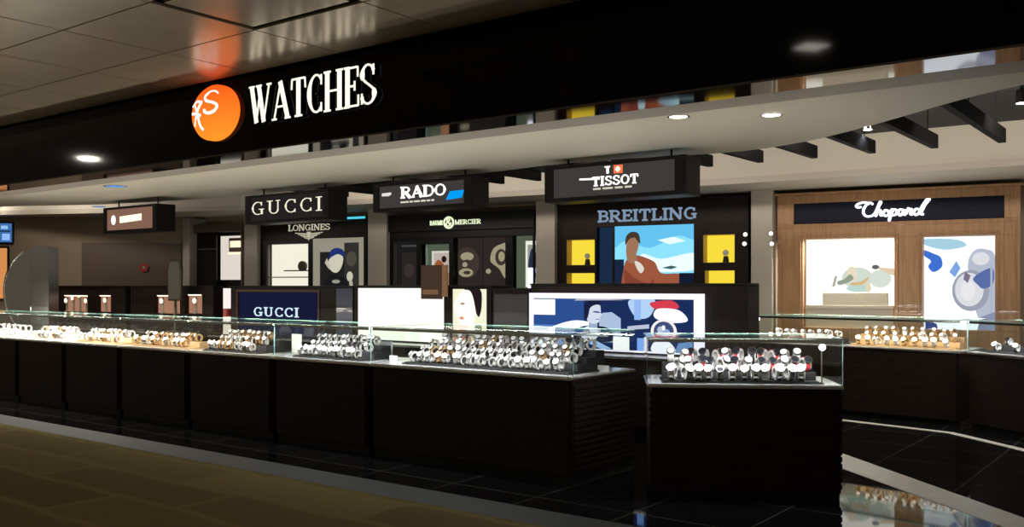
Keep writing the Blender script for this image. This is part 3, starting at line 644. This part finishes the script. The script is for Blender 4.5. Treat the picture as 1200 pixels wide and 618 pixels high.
picture('watch_print', o, *wb, .22, [([(0, .98), (.45, .97), (.6, .90), (.3, .86), (0, .92)], wh((.45, .75, .9))), ([(.0, .86), (.14, .82), (.24, .78), (.26, .68), (.14, .62), (.06, .68), (.10, .74), (0, .80)], wh((.06, .2, .75))), ([(.36, .62), (.46, .74), (.52, .66), (.44, .56)], wh((.25, .45, .9))),
    ([(.62, .68), (.70, .84), (.86, .86), (1, .76), (1, .2), (.80, .10), (.70, .3)], wh((.55, .6, .72))), (ell(.80, .76, .12, .07), wh((.85, .86, .92))), (ell(.66, .42, .26, .22), wh((.40, .42, .52))), (ell(.64, .43, .20, .18), wh((.85, .86, .92))), (ell(.62, .42, .10, .11), wh((.95, .95, 1))),
    ([(.70, .56), (.95, .66), (.97, .5), (.84, .44), (.76, .48)], wh((.12, .18, .45))), ([(.58, .62), (.66, .58), (.62, .50), (.56, .54)], wh((.25, .2, .3))), ([(.02, .10), (.18, .06), (.20, .01), (.02, 0)], wh((.05, .08, .3))), (R4(.93, .1, .96, .7), wh((.5, .55, .7))), ([(.75, .0), (.8, .14), (1, .2), (1, 0)], wh((.3, .34, .5)))])
# small lamps beside pillars
for px, py in ((874, 275), (873, 286), (904, 274), (905, 286)):
    q = W.P(W.t(px, -.12), -.12); zz = W.z(px, py, -.12)
    tt = thing('wall_lamp', 'tiny %s white lamp %s of the pilaster by the oak unit' % ('upper' if py < 280 else 'lower', 'left' if px < 890 else 'right'), 'lamp', (q[0], q[1], zz), WA)
    MB().cyl((0, -.03, 0), .035, .05, M['steel'], 'y', 14).build('lamp_housing', tt); MB().cyl((0, -.034, 0), .03, .004, emi((1, .9, .8), 2), 'y', 14).build('lens', tt)

# ---- opening at left with lit panel
t, L, R = wunit(223, 284, 'dark framed shop opening with a white lit panel inside', M['black'])
a = R(226, 272, 249, 352); b = R(250, 276, 280, 328); mb = MB(); op = R(226, 272, 282, 352)
holes(mb, 0, L, 0, 2.80, [op], 0, .06, M['brownp']); mb.build('frame', t, .003)
mb = MB(); mb.box(a[0], a[1], .1, .14, 0, 2.7, M['black']); mb.box(a[0], a[1], .08, .1, a[2]+.75*(a[3]-a[2])-.01, a[2]+.75*(a[3]-a[2])+.01, M['brownp']); mb.build('dark_door', t)
mb = MB(); mb.box(b[0], b[1]-.05, .20, .22, b[2], b[3], emi((.78, .72, .62), .95)); mb.build('lit_panel', t)['label'] = 'white lit panel'
mb = MB(); r = R(264, 281, 284, 295); mb.box(r[0], r[1]+.05, .10, .18, r[2], r[3]+.04, M['brownp']); mb.box(r[0]+.04, r[1]+.02, .09, .10, r[2]+.09, r[3]-.02, emi((1, .9, .6), 1.2)); mb.box(r[0], r[1]+.05, .08, .16, r[2]-.05, r[2]-.01, emi((1, .9, .6), 1.2)); mb.build('inner_sign', t)
one('dark_interior', M['black'], op[0], op[1], .30, .32, op[2], op[3], parent=t)

# ---- left wall pieces
def lwp(name, px0, py0, px1, py1, m, label, cat, y=-.03, dep=.03):
    r = LW.rect(px0, py0, px1, py1); p = LW.P(r[0], 0); t = thing(name, label, cat, (p[0], p[1], r[2]), LW.a)
    return t, r[1]-r[0], r[3]-r[2]
r = LW.rect(96, 285, 213, 335)
struct(MB().box(r[0], r[1], -.03, -.001, .1, r[3], M['brownp']).build('wall_panel', loc=(-10.4, 19, 0), rz=LW.a, bevel=.004), 'dark brown panel on the left wall')
t, w, h = lwp('wall_screen', -30, 262, 15, 284, None, 'blue screen on the wall at far left edge', 'screen')
one('housing', M['black'], -.03, w+.03, -.06, -.001, -.04, h+.03, parent=t, bevel=.004); one('screen', emi((.05, .16, .42), 1), 0, w, -.07, -.06, 0, h, parent=t)
picture('screen_image', t, 0, w, 0, h, -.07, [(R4(.1, .55, .97, .62), S_((.01, .02, .05))), (R4(.75, .1, .95, .45), S_((.3, .5, .9))), (R4(.72, .70, .9, .88), S_((.3, .55, .85))), (R4(.3, .2, .5, .4), S_((.3, .5, .9)))])
t, w, h = lwp('light_panel', -30, 291, 9, 350, None, 'orange lit panel below the blue screen', 'light panel')
one('frame', M['wenge2'], -.04, w+.04, -.04, -.001, -.04, h+.04, parent=t, bevel=.004); one('diffuser', emi((.75, .30, .09), .9), 0, w, -.05, -.04, 0, h, parent=t)
q = LW.P(LW.t(169, -.03), -.03); zz = LW.z(169, 314)
t = thing('fire_alarm', 'small red round alarm on the brown wall panel', 'alarm', (q[0], q[1], zz), LW.a)
MB().cyl((0, -.04, 0), .085, .04, M['redd'], 'y', 20).build('bell', t); MB().cyl((0, -.055, 0), .03, .015, M['steel'], 'y', 12).build('boss', t)

# ---- totem at left
Y = 15.6; X0 = (36-600)/FPX*Y; X1 = (57-600)/FPX*Y; zt = 1.55+46/FPX*Y
t = thing('display_totem', 'tall grey totem with a curved mirror side at far left', 'totem', (X0, Y, 0))
one('pillar_panel', M['greyp'], 0, X1-X0, 0, .35, 0, zt, parent=t, bevel=.01)
mb = MB(); mb.prism([(0, .7)]+[(0-.45*math.sin(math.radians(a)), 1.45-.68*math.cos(math.radians(a))) for a in range(20, 165, 8)]+[(0, zt-.02)], .02, .12, M['mirr'])
mb.build('curved_mirror', t, .01)
mb = MB(); q = [(-.45*math.sin(math.radians(a)), .02, 1.45-.68*math.cos(math.radians(a))) for a in range(15, 170, 8)]; mb.tube(q, .02, M['steel']); mb.build('rim', t)
one('base', M['black'], -.35, X1-X0+.03, -.02, .38, 0, .06, parent=t, bevel=.005)

# ================================================================== counter-high partition units
DP = 8.9
def punit(px0, px1, label, mfront, ztop=1.53):
    a, b = F.t(px0, DP), F.t(px1, DP); p = F.P(a, DP); t = thing('display_cabinet', label, 'display cabinet', (p[0], p[1], 0), A); L = b-a
    one('base_cabinet', M['wenge'], 0, L, -.35, .45, .08, .78, parent=t, bevel=.004); one('plinth', M['black'], .03, L-.03, -.30, .42, 0, .08, parent=t)
    one('worktop', M['steel'], -.01 if 0 else 0, L, -.38, .45, .78, .81, parent=t, bevel=.003)
    def R(x0, y0, x1, y1): r = F.rect(x0, y0, x1, y1, DP); return r[0]-a, r[1]-a, max(r[2], .83), r[3]
    return t, L, R
def body(t, L, hs, m, ztop=1.53, dep=.42, capm=None):
    mb = MB(); holes(mb, 0, L, .81, ztop, hs, 0, .04, m); mb.box(0, L, dep-.03, dep, .81, ztop, m); mb.box(0, .02, .04, dep-.03, .81, ztop, m); mb.box(L-.02, L, .04, dep-.03, .81, ztop, m); mb.box(0, L, .04, dep-.03, ztop-.02, ztop, m)
    mb.build('upper_panel', t, .003); one('cap', capm or M['black'], -.015 if 0 else 0, L, -.02, dep, ztop, ztop+.02, parent=t, bevel=.003)
CU = (.75, .38, .24)
def niches(t, rs, label):
    for i, (r, sh) in enumerate(rs):
        mb = MB(); recess(mb, *r, .0, .09, M['wenge2'], emi(CU, .5)); n_ = mb.build('niche', t); n_['label'] = label
        one('niche_lamp', emi((1, .8, .55), 3), r[0]+.08, r[1]-.08, .015, .035, r[3]-.02, r[3]-.006, parent=n_)
        for k in range(sh):
            mb = MB(); cx = r[0]+(r[1]-r[0])*(k+.5)/sh; hh = .16+.10*((k*7+i*3) % 3)/2
            mb.cyl((cx, .045, r[2]), .04, .02, M['trayw'], n=14); mb.cyl((cx, .05, r[2]+.02), .02, hh, M['trayw'], n=10); mb.cyl((cx, .02, r[2]+hh+.05), .055, .04, M['gold' if k % 2 else 'silver'], 'y', 18); mb.cyl((cx, .013, r[2]+hh+.05), .045, .006, emi((1, .95, .75), 1.3), 'y', 18)
            mb.build('watch_stand', n_)
t, L, R = punit(62, 147, 'dark display cabinet with copper lit niches, leftmost of the cabinets', None); 
hs = [R(72, 346, 103, 366), R(113, 346, 130, 366)]; body(t, L, hs, M['wenge2']); niches(t, list(zip(hs, (4, 1))), 'copper lit niche')
t, L, R = punit(153, 250, 'dark display cabinet with copper lit niches left of the blue panel', None)
hs = [R(180, 346, 211, 368), R(216, 345, 237, 368)]; body(t, L, hs, M['wenge2']); niches(t, list(zip(hs, (2, 1))), 'copper lit niche')
t, L, R = punit(268, 414, 'display cabinet with navy panel reading GUCCI', None)
pn = R(280, 343, 372, 395); sd = R(394, 338, 413, 395); body(t, L, [pn, sd], M['wenge2'])
one('navy_panel', emi((.012, .014, .05), .75), pn[0], pn[1], .01, .03, pn[2], pn[3], parent=t); one('side_panel', M['navy'], sd[0], sd[1], .0, .03, sd[2], sd[3], parent=t)
r = R(297, 361, 350, 371); letters(t, 'GUCCI', r[0], r[1], r[2], r[3]-r[2], -.005, .01, emi((.55, .7, .85), 1.2), .26, .12, .1)
mb = MB(); rr = (.012, .03); mb.box(pn[0]-.05, pn[1]+.05, -.012, 0, pn[3]+.01, pn[3]+.04, M['bagbrown']); mb.box(pn[0]-.05, pn[0]-.02, -.012, 0, pn[2], pn[3]+.01, M['bagbrown']); mb.box(pn[1]+.02, pn[1]+.05, -.012, 0, pn[2], pn[3]+.01, M['bagbrown']); mb.build('panel_frame', t)
t, L, R = punit(415, 576, 'display cabinet with glowing white panel and a face poster', None)
pa = R(419, 338, 520, 403); pb = R(530, 339, 570, 403); body(t, L, [pa, pb], M['wenge2'], 1.535)
one('lit_panel', emi((1, 1, .86), 1.35), pa[0], pa[1], .012, .03, pa[2], pa[3], parent=t)['label'] = 'blank glowing cream white panel'
o = one('face_poster', emi((.82, .85, .62), 1.1), pb[0], pb[1], .012, .03, pb[2], pb[3], parent=t); o['label'] = 'lit poster of a face with dark hair'
picture('face_print', o, *pb, .012, [(R4(0, 0, 1, .3), S_((.70, .72, .5))), ([(.35, 1), (.8, 1), (.85, .7), (.78, .5), (.70, .55), (.6, .8)], S_((.02, .012, .015))), ([(.05, .62), (.10, .80), (.28, .96), (.50, .97), (.62, .80), (.66, .55), (.60, .38), (.40, .32), (.22, .38), (.12, .5)], S_((1, .96, .84), 1.2)),
    ([(.38, 1), (.55, .95), (.64, .78), (.70, .55), (.78, .62), (.82, .82), (.75, 1)], S_((.02, .012, .015))), ([(.20, .73), (.30, .76), (.38, .73), (.30, .70)], S_((.45, .32, .25))), ([(.18, .47), (.28, .50), (.36, .46), (.27, .43)], S_((.75, .3, .2))), ([(.05, .36), (.35, .34), (.48, .26), (.35, .18), (.05, .2)], S_((.85, .25, .08))), (R4(.05, .03, .55, .14), S_((.8, .2, .06)))])
t, L, R = punit(577, 621, 'narrow dark grey cabinet between the lit panels', None); body(t, L, [], M['greyp'] if 0 else M['wenge2'], 1.50)
mb = MB(); mb.box(.03, L-.03, -.01, 0, .9, 1.45, mat('charcoal_metal', (.05, .05, .055), .3, .5)); mb.build('door', t, .003); one('handle', M['steel'], .2, L-.2, -.03, -.012, 1.05, 1.065, parent=t)
t, L, R = punit(622, 876, 'wide cabinet holding the blue lightbox with a watch poster', None)
pa = R(626, 344, 826, 411); pa = (pa[0], pa[1], .835, pa[3]); body(t, L, [], M['wenge2'], 1.555, dep=.3)
mb = MB(); mb.box(pa[0], pa[1], -.10, -.002, pa[2], pa[3], emi((.85, .82, .95), 1.25)); o = mb.build('lightbox', t); o['label'] = 'lightbox with a lavender white rim'
bx = 1/0.96
pw, ph = pa[1]-pa[0], pa[3]-pa[2]; inn = (pa[0]+.03*pw, pa[1]-.035*pw, pa[2]+.02, pa[3]-.06)
B1 = S_((.03, .09, .32), .9); B2 = S_((.012, .03, .12), .9); WT = S_((.9, .93, 1), 1.15); B3 = S_((.12, .26, .62), .95)
picture('poster_print', o, *inn, -.10, [
    (R4(0, 0, 1, 1), B1), (R4(0, 0, .34, .45), B3), (R4(.34, 0, 1, 1), B2), ([(0, .25), (.34, .28), (.34, 0), (0, 0)], S_((.2, .36, .75))),
    ([(.10, .36), (.20, .50), (.30, .56), (.40, .50), (.36, .34), (.2, .34)], WT), (R4(.0, .66, .15, .98), S_((1, 1, 1), 1.2)), (R4(.02, .04, .15, .30), S_((.9, .93, 1), 1.1)), 
    (R4(.44, .14, .575, .62), S_((.42, .54, .74))), ([(.44, .62), (.46, .72), (.52, .74), (.575, .62)], S_((.42, .54, .74))),
    ([(.26, .20), (.28, .36), (.36, .46), (.48, .44), (.52, .34), (.52, .16), (.3, .14)], S_((.008, .012, .04))), ([(.33, .20), (.35, .42), (.40, .46), (.43, .40), (.42, .2)], S_((.75, .8, .9))),
    (R4(.375, .40, .43, .56), S_((.35, .42, .6))), ([(.362, .60), (.365, .84), (.40, .92), (.445, .88), (.452, .72), (.462, .68), (.45, .65), (.44, .54), (.41, .50), (.38, .52)], S_((.66, .73, .88))), ([(.352, .60), (.345, .84), (.38, .97), (.44, .97), (.455, .88), (.42, .88), (.385, .82), (.375, .70), (.365, .60)], S_((.01, .015, .05))), ([(.40, .735), (.42, .755), (.445, .74), (.445, .72), (.42, .72)], S_((.08, .1, .25))), (R4(.42, .585, .445, .60), S_((.2, .2, .4))),
    ([(.28, .96), (.62, .98), (.5, 1), (.3, 1)], S_((.5, .5, .6))), (R4(.28, .25, .5, .28), S_((.3, .33, .35))),
    (R4(.53, .0, .63, .26), S_((1, 1, 1), 1.2)), ([(.40, .2), (.52, .02), (.46, 0), (.38, .1)], S_((.4, .6, .95))),
    ([(.63, .98), (.78, 1), (.76, .7), (.70, .62), (.65, .72)], S_((.45, .65, .95))), (R4(.66, .6, .70, .98), S_((.3, .5, .9))), ([(.76, .94), (.88, .98), (.92, .84), (.82, .80), (.77, .84)], S_((.7, .05, .08))), ([(.80, .82), (.92, .80), (.97, .60), (.86, .56), (.78, .66)], WT), 
    (R4(.63, .36, .99, .46), S_((.015, .03, .1))), ([(.62, .47), (.75, .52), (.75, .44), (.62, .40)], S_((.5, .55, .7))), (ell(.835, .40, .075, .22, 30), S_((.85, .8, .78), 1.1)), (ell(.835, .40, .058, .18, 30), S_((.05, .08, .2))), (ell(.82, .42, .022, .07), S_((.5, .55, .7))), (ell(.85, .37, .022, .07), S_((.3, .4, .7))), (ell(.835, .46, .01, .05), WT),
    ([(.77, 0), (.78, .18), (.84, .22), (.88, .16), (.90, 0)], WT), (R4(.68, .0, .72, .25), S_((.2, .4, .85))), ([(.9, 0), (.92, .18), (1, .22), (1, 0)], S_((.15, .3, .6)))])
# small things on or over cabinets
s = F.t(507, DP-.06); p = F.P(s, DP-.03)
t = thing('hanging_placard', 'chocolate brown placard with a tan stripe over the white panel', 'placard', (p[0], p[1], 1.41), A)
w = F.t(522, DP)-F.t(493, DP)
mb = MB(); mb.box(-w/2, w*.35, -.02, 0, -.03, .40, M['bagbrown']); mb.build('board', t, .003)
one('tan_side', M['tan'], w*.35, w*.55, -.02, 0, -.0, .40, parent=t); one('note', M['tan'], -w*.42, w*.2, -.024, -.02, .03, .09, parent=t)
mb = MB(); mb.box(-.05, .05, 0, .08, .15, .155, M['steel']); mb.box(-.05, .05, .075, .08, .145, .155, M['steel']); mb.build('hook', t)
t_s = F.t(266, 8.6); p = F.P(t_s, 8.6)
t = thing('display_column', 'small glowing white and red column beside the blue panel', 'display', (p[0], p[1], .81), A)
MB().cyl((0, 0, 0), .09, .02, M['black'], n=18).build('base', t)
mb = MB(); mb.cyl((0, 0, .02), .055, .26, emi((1, .85, .7), .9), n=18); mb.build('lower_tube', t); MB().cyl((0, 0, .28), .057, .12, M['redd'], n=18).build('red_band', t); MB().cyl((0, 0, .40), .055, .30, emi((1, .9, .85), 1), n=18).build('upper_tube', t)
t_s = F.t(204, 8.62); p = F.P(t_s, 8.62)
t = thing('table_mirror', 'bronze framed standing mirror on the dark cabinet', 'mirror', (p[0], p[1], .81), A)
one('base', M['olive'], -.16, .16, -.06, .10, 0, .02, parent=t, bevel=.004); MB().cyl((0, .02, .02), .02, .52, M['olive'], n=12).build('stem', t)
mb = MB(); mb.prism([(-.17, .5), (.17, .5), (.19, 1.0), (.13, 1.16), (-.13, 1.16), (-.19, 1.0)], 0, .04, M['olive']); mb.build('frame', t, .01)
MB().prism([(-.14, .53), (.14, .53), (.16, .99), (.11, 1.12), (-.11, 1.12), (-.16, .99)], -.004, 0, M['mirr']).build('mirror_glass', t)

# ================================================================== glass counters
ZT = .83; GH = 1.17
def counter(ox, oy, ang, L, D, label, left_end=False, right_end=False, grp=None, joint=False, cold=0, boost=1.0):
    t = thing('glass_counter', label, 'display counter', (ox, oy, 0), ang, grp)
    mb = MB(); mb.box(.035, L-.035 if not right_end else L-.012, .02, D-.02, .05, .80, M['wenge'])
    mb.box(.05, L-.05, .0, .02, .055, .79, M['wenge'])
    if right_end or left_end:
        for k in range(14):
            z = .075+k*.050
            if right_end: mb.box(L-.012, L, .03, D-.03, z, z+.036, M['wenge'])
            if left_end: mb.box(.022, .035, .03, D-.03, z, z+.036, M['wenge'])
    mb.build('cabinet', t, .003)
    one('plinth', M['black'], .045, L-.02, .03, D-.03, 0, .05, parent=t)
    mb = MB(); mb.box(0, L, -.012, D, .80, .822, M['steel']); mb.build('metal_edge', t, .004)
    one('deck', M['deck'], .01, L-.01, .0, D-.01, .822, ZT, parent=t)
    g = .008; mb = MB(); G = M['glass']
    mb.box(0, L, .012, .012+g, ZT, GH-g, G); mb.box(0, L, D-.03, D-.03+g, ZT, GH-g, G); mb.box(0, L, .012, D-.02, GH-g, GH, G)
    if left_end or joint: mb.box(.002, .002+g, .02, D-.03, ZT, GH-g, G)
    if right_end: mb.box(L-.002-g, L-.002, .02, D-.03, ZT, GH-g, G)
    o = mb.build('glass_case', t)
    mb = MB(); E = M['gedge']
    mb.box(0, L, .0095, .012, GH-g, GH, E); mb.box(0, L, D-.02, D-.0175, GH-g, GH, E)
    for xx, on in ((0, left_end or joint), (L-.003, right_end)):
        if on: mb.box(xx, xx+.003, .012, D-.02, GH-g, GH, E); mb.box(xx, xx+.003, .0095, .020, ZT, GH, E)
    mb.build('glass_edge', o)
    one('led_strip', emi((1, .95, .85) if not cold else (.95, .97, 1), 8), .02, L-.02, .024, .034, GH-.022, GH-.012, parent=t)
    one('led_profile', M['steel'], .02, L-.02, .021, .024, GH-.034, GH-.010, parent=t)
    light('case_light', 'AREA', (L/2, .05, GH-.03), P_CASE*L*boost, (1, .93, .82) if not cold else (.96, .96, 1), L-.06, .03, rot=(math.radians(18), 0, 0), parent=t)
    light('soffit_fill', 'AREA', (L/2, D-.08, GH-.05), P_UP*L, (1, .92, .8), L-.1, .04, rot=(math.pi-math.radians(12), 0, 0), parent=t)  # added fill pointing up through the glass to brighten the soffit
    return t
# watches ------------------------------------------------------------
def watch_proto(strap, case, dial, cuffm, label):
    rt = MB(); R0 = .036; n = 18; w = .012          # cuff = C shaped cushion standing on the tray; watch face tilted to the front
    def band(mb, r0, r1, a0, a1, hw, m, cx=0, cz=0):
        pts = []
        for i in range(n+1):
            a = math.radians(a0+(a1-a0)*i/n)
            for r in (r0, r1):
                for x in (-hw, hw): pts.append((x, -r*math.cos(a), r*math.sin(a)+R0))
        f = []
        for i in range(n):
            b = 4*i; f += [(b+2, b+3, b+7, b+6), (b+1, b, b+4, b+5), (b, b+2, b+6, b+4), (b+3, b+1, b+5, b+7)]
        f += [(0, 1, 3, 2), (4*n, 4*n+2, 4*n+3, 4*n+1)]
        mb.idx(pts, f, m, False)
    root = MB(); band(root, .0345, .0375, -70, 230, .010, strap)
    o = root.build('wristwatch'); 
    c = MB(); band(c, .024, .034, -80, 240, .016, cuffm); c.build('display_cuff', o)
    def disc(mb, rad, off, hgt, m, a=40):
        a = math.radians(a); nx = Vector((0, -math.cos(a), math.sin(a))); u = Vector((1, 0, 0)); v2 = nx.cross(u); ce = Vector((0, 0, R0))+nx*off; k = 18; pts = []
        for h in (0, hgt):
            for i in range(k):
                t_ = 2*math.pi*i/k; pts.append(tuple(ce+nx*h+u*rad*math.cos(t_)+v2*rad*math.sin(t_)))
        mb.idx(pts, [(i, (i+1) % k, (i+1) % k+k, i+k) for i in range(k)], m, True); mb.idx(pts, [tuple(range(k)), tuple(range(2*k-1, k-1, -1))], m)
    c = MB(); disc(c, .021, .035, .009, case); 
    c.build('watch_case', o)
    c = MB(); disc(c, .0175, .044, .001, dial); c.build('dial', o)
    return o
PR = {}
def proto(key):
    if key not in PR:
        a = {'steel': ('silver', 'silver', 'dialw', 'cuff'), 'white': ('cuff', 'silver', 'dialw', 'cuff'), 'black': ('blk', 'silver', 'dialb', 'cuff'), 'red': ('red', 'silver', 'dialb', 'cuff'), 'gold': ('gold', 'gold', 'dialw', 'trayt')}[key]
        o = watch_proto(*[M[q] for q in a], key); PR[key] = [o, False]
    return PR[key]
DESC = {'steel': 'steel bracelet watch', 'white': 'white strapped watch', 'black': 'black strapped watch', 'red': 'red strapped watch', 'gold': 'gold bracelet watch'}
def put_watch(key, loc, rz, where, sc=1.0):
    pr = proto(key); src = pr[0]
    if not pr[1]: o = src; pr[1] = True
    else:
        o = src.copy(); COL.objects.link(o)
        for ch in src.children: c = ch.copy(); COL.objects.link(c); c.parent = o
    o.location = loc; o.rotation_euler = (0, 0, rz); o.scale = (sc,)*3
    tag(o, DESC[key]+' '+where, 'watch', DESC[key]+'es '+where)
    return o
def fill(fr_, L, D, keys, where, nrow, ncol, x0=.12, x1=None, traym='tray', ys=.16, sc=1.25, z0=ZT, step=.055, dy=.13):
    """stepped tray + rows of watches; fr_ = Frame of the counter"""
    x1 = L-.12 if x1 is None else x1; p = fr_.P(x0, ys)
    t = thing('display_tray', {'tray': 'black', 'trayw': 'cream', 'trayt': 'tan'}[traym]+' stepped tray '+where, 'tray', (p[0], p[1], z0), fr_.a)
    mb = MB(); w = x1-x0
    for r in range(nrow): mb.box(0, w, r*dy-.05+(.0 if r else 0), nrow*dy-.05, 0 if r == 0 else .02+step*(r-1)+.0, .02+step*r, M[traym])
    mb.build('stepped_riser', t, .003)
    one('tray_base', M[traym], -.015, w+.015, -.065, nrow*dy-.035, 0, .012, parent=t)
    for r in range(nrow):
        for c in range(ncol):
            x = x0+.05+(w-.1)*(c+.5)/ncol+random.uniform(-.012, .012)+(.02 if r % 2 else -.02); y = ys+r*dy+random.uniform(-.012, .004)-.005
            k = keys[random.randrange(len(keys))]; q = fr_.P(x, y)
            put_watch(k, (q[0], q[1], z0+.02+step*r), fr_.a+random.uniform(-.6, .6), where, sc*random.uniform(.95, 1.1))
def cards(fr_, spots, where):
    for i, (x, y, w, h) in enumerate(spots):
        q = fr_.P(x, y); o = MB(); o.box(-w/2, w/2, 0, .004, 0, h, M['card']); o.box(-w/2, w/2, .004, .05, 0, .004, M['card'])
        c = o.build('price_card', loc=(q[0], q[1], ZT), rz=fr_.a)
        tag(c, 'small white card standing '+where+(', %s' % ('its left one', 'its right one', 'its middle one')[i] if len(spots) > 1 else ''), 'card')
FD = 6.15
gaps = [-62, 20, 75, 140, 220, 320, 433, 671]
names = ['under the far left screen', 'left of the copper sign', 'under the leftmost lit niches', 'below the small copper sign', 'in front of the mirror cabinet', 'in front of the navy panel', 'in front of the glowing white panel']
lab = ['glass topped dark counter cut by the left edge of the view', 'glass topped dark counter, second from the left edge', 'glass topped dark counter before the leftmost niche cabinet', 'glass topped dark counter before the standing mirror', 'glass topped dark counter before the navy lettered panel', 'glass topped dark counter left of the longest one', 'longest dark glass counter with slatted end, right end of the row']
inn_ = ['in the counter cut by the left edge', 'in the second counter from the left edge', 'in the counter before the leftmost niche cabinet', 'in the counter before the standing mirror', 'in the counter before the navy panel', 'in the counter left of the longest one', 'in the longest counter of the front row']
sS = [F.t(g_, FD) for g_ in gaps]; sS[-1] = -4.04
for i in range(7):
    a, b = sS[i], sS[i+1]; L = b-a-.012; p = F.P(a, FD)
    D = 1.0 if i == 6 else .72
    counter(p[0], p[1], A, L, D, lab[i], left_end=(i == 0), right_end=(i == 6), joint=i in (5, 6), cold=(i > 4), boost=(2.6 if i < 3 else 1.3 if i == 3 else 1))
    f_ = Frame(p[0], p[1], A)
    if i == 6: 
        fill(f_, L, D, ['steel', 'steel', 'white', 'white', 'black', 'gold', 'steel'], inn_[i], 4, 17, .30, L-.14, sc=1.3, ys=.20, step=.05, dy=.14)
        cards(f_, [(.16, .15, .10, .07), (L-.10, .6, .14, .05)], inn_[i])
    elif i == 5: fill(f_, L, D, ['steel', 'black', 'white', 'steel'], inn_[i], 3, 10, .2, L-.2, sc=1.25); cards(f_, [(L-.4, .60, .24, .16), (.4, .60, .16, .12)], inn_[i])
    elif i == 4: fill(f_, L, D, ['steel', 'black', 'gold'], inn_[i], 3, 9, .15, L-.4, sc=1.25); cards(f_, [(L-.22, .5, .16, .2)], inn_[i])
    elif i == 3: fill(f_, L, D, ['gold', 'gold', 'steel'], inn_[i], 2, 11, traym='trayt', sc=1.25)
    elif i == 2: fill(f_, L, D, ['gold', 'steel', 'white'], inn_[i], 2, 10, traym='trayt', sc=1.25)
    elif i == 1: fill(f_, L, D, ['white', 'steel', 'gold'], inn_[i], 2, 10, traym='trayw', sc=1.25)
    else: fill(f_, L, D, ['white', 'steel'], inn_[i], 2, 8, .6, traym='trayw', sc=1.25)
# island
ia = math.radians(-6); ix, iy = (758-600)/FPX*6.89, 6.89
IL = 1.40; f_ = Frame(ix, iy, ia)
counter(ix, iy, ia, IL, .72, 'free standing dark glass counter at the centre right', left_end=True, right_end=True, cold=1)
fill(f_, IL, .72, ['red', 'steel', 'red', 'steel', 'black', 'white'], 'in the free standing centre right counter', 3, 12, .13, IL-.15, sc=1.45, ys=.13, dy=.12)
q = f_.P(IL-.13, .10); t = thing('case_spotlight', 'tiny bright spotlight at the free standing counter corner', 'spotlight', (q[0], q[1], ZT), ia)
MB().cyl((0, 0, 0), .02, .012, M['steel'], n=14).build('base', t); MB().cyl((0, 0, .012), .005, .26, M['steel'], n=8).build('stem', t); MB().cyl((0, -.01, .27), .018, .035, M['steel'], 'y', 12).build('lamp_housing', t)
mb = MB(); mb.cyl((0, -.016, .27), .022, .006, emi((1, .97, .9), 25), 'y', 14); mb.build('lens', t); light('bulb', 'POINT', (0, -.035, .27), 1.2, (1, .97, .9), .02, parent=t)
# right counters
r1a, r1b = (3.09, 12.16), (4.94, 10.32); ang = math.atan2(r1b[1]-r1a[1], r1b[0]-r1a[0]); L1 = math.dist(r1a, r1b); f_ = Frame(*r1a, ang)
counter(r1a[0], r1a[1], ang, L1, .8, 'dark glass counter in front of the oak framed unit', left_end=True, right_end=False, joint=True)
fill(f_, L1, .8, ['white', 'steel'], 'at the left of the counter before the oak unit', 2, 8, .12, 1.15, sc=1.2)
fill(f_, L1, .8, ['gold', 'white'], 'at the right of the counter before the oak unit', 3, 10, 1.3, L1-.1, traym='trayt', sc=1.3)
q = f_.P(.06, .10); t = thing('case_spotlight', 'tiny bright spotlight in the counter before the oak unit', 'spotlight', (q[0], q[1], ZT), ang)
MB().cyl((0, 0, 0), .02, .012, M['steel'], n=14).build('base', t); MB().cyl((0, 0, .012), .005, .28, M['steel'], n=8).build('stem', t)
MB().cyl((0, -.01, .29), .018, .035, M['steel'], 'y', 12).build('lamp_housing', t); MB().cyl((0, -.016, .29), .022, .006, emi((1, .97, .9), 16), 'y', 14).build('lens', t)
r2a = (4.97, 10.27); ang = math.radians(-72.5); f_ = Frame(*r2a, ang); L2 = 2.3
counter(r2a[0], r2a[1], ang, L2, .8, 'dark glass counter cut by the right edge of the view', right_end=True, joint=True, cold=1)
fill(f_, L2, .8, ['steel', 'black'], 'in the counter cut by the right edge', 2, 8, sc=1.2)
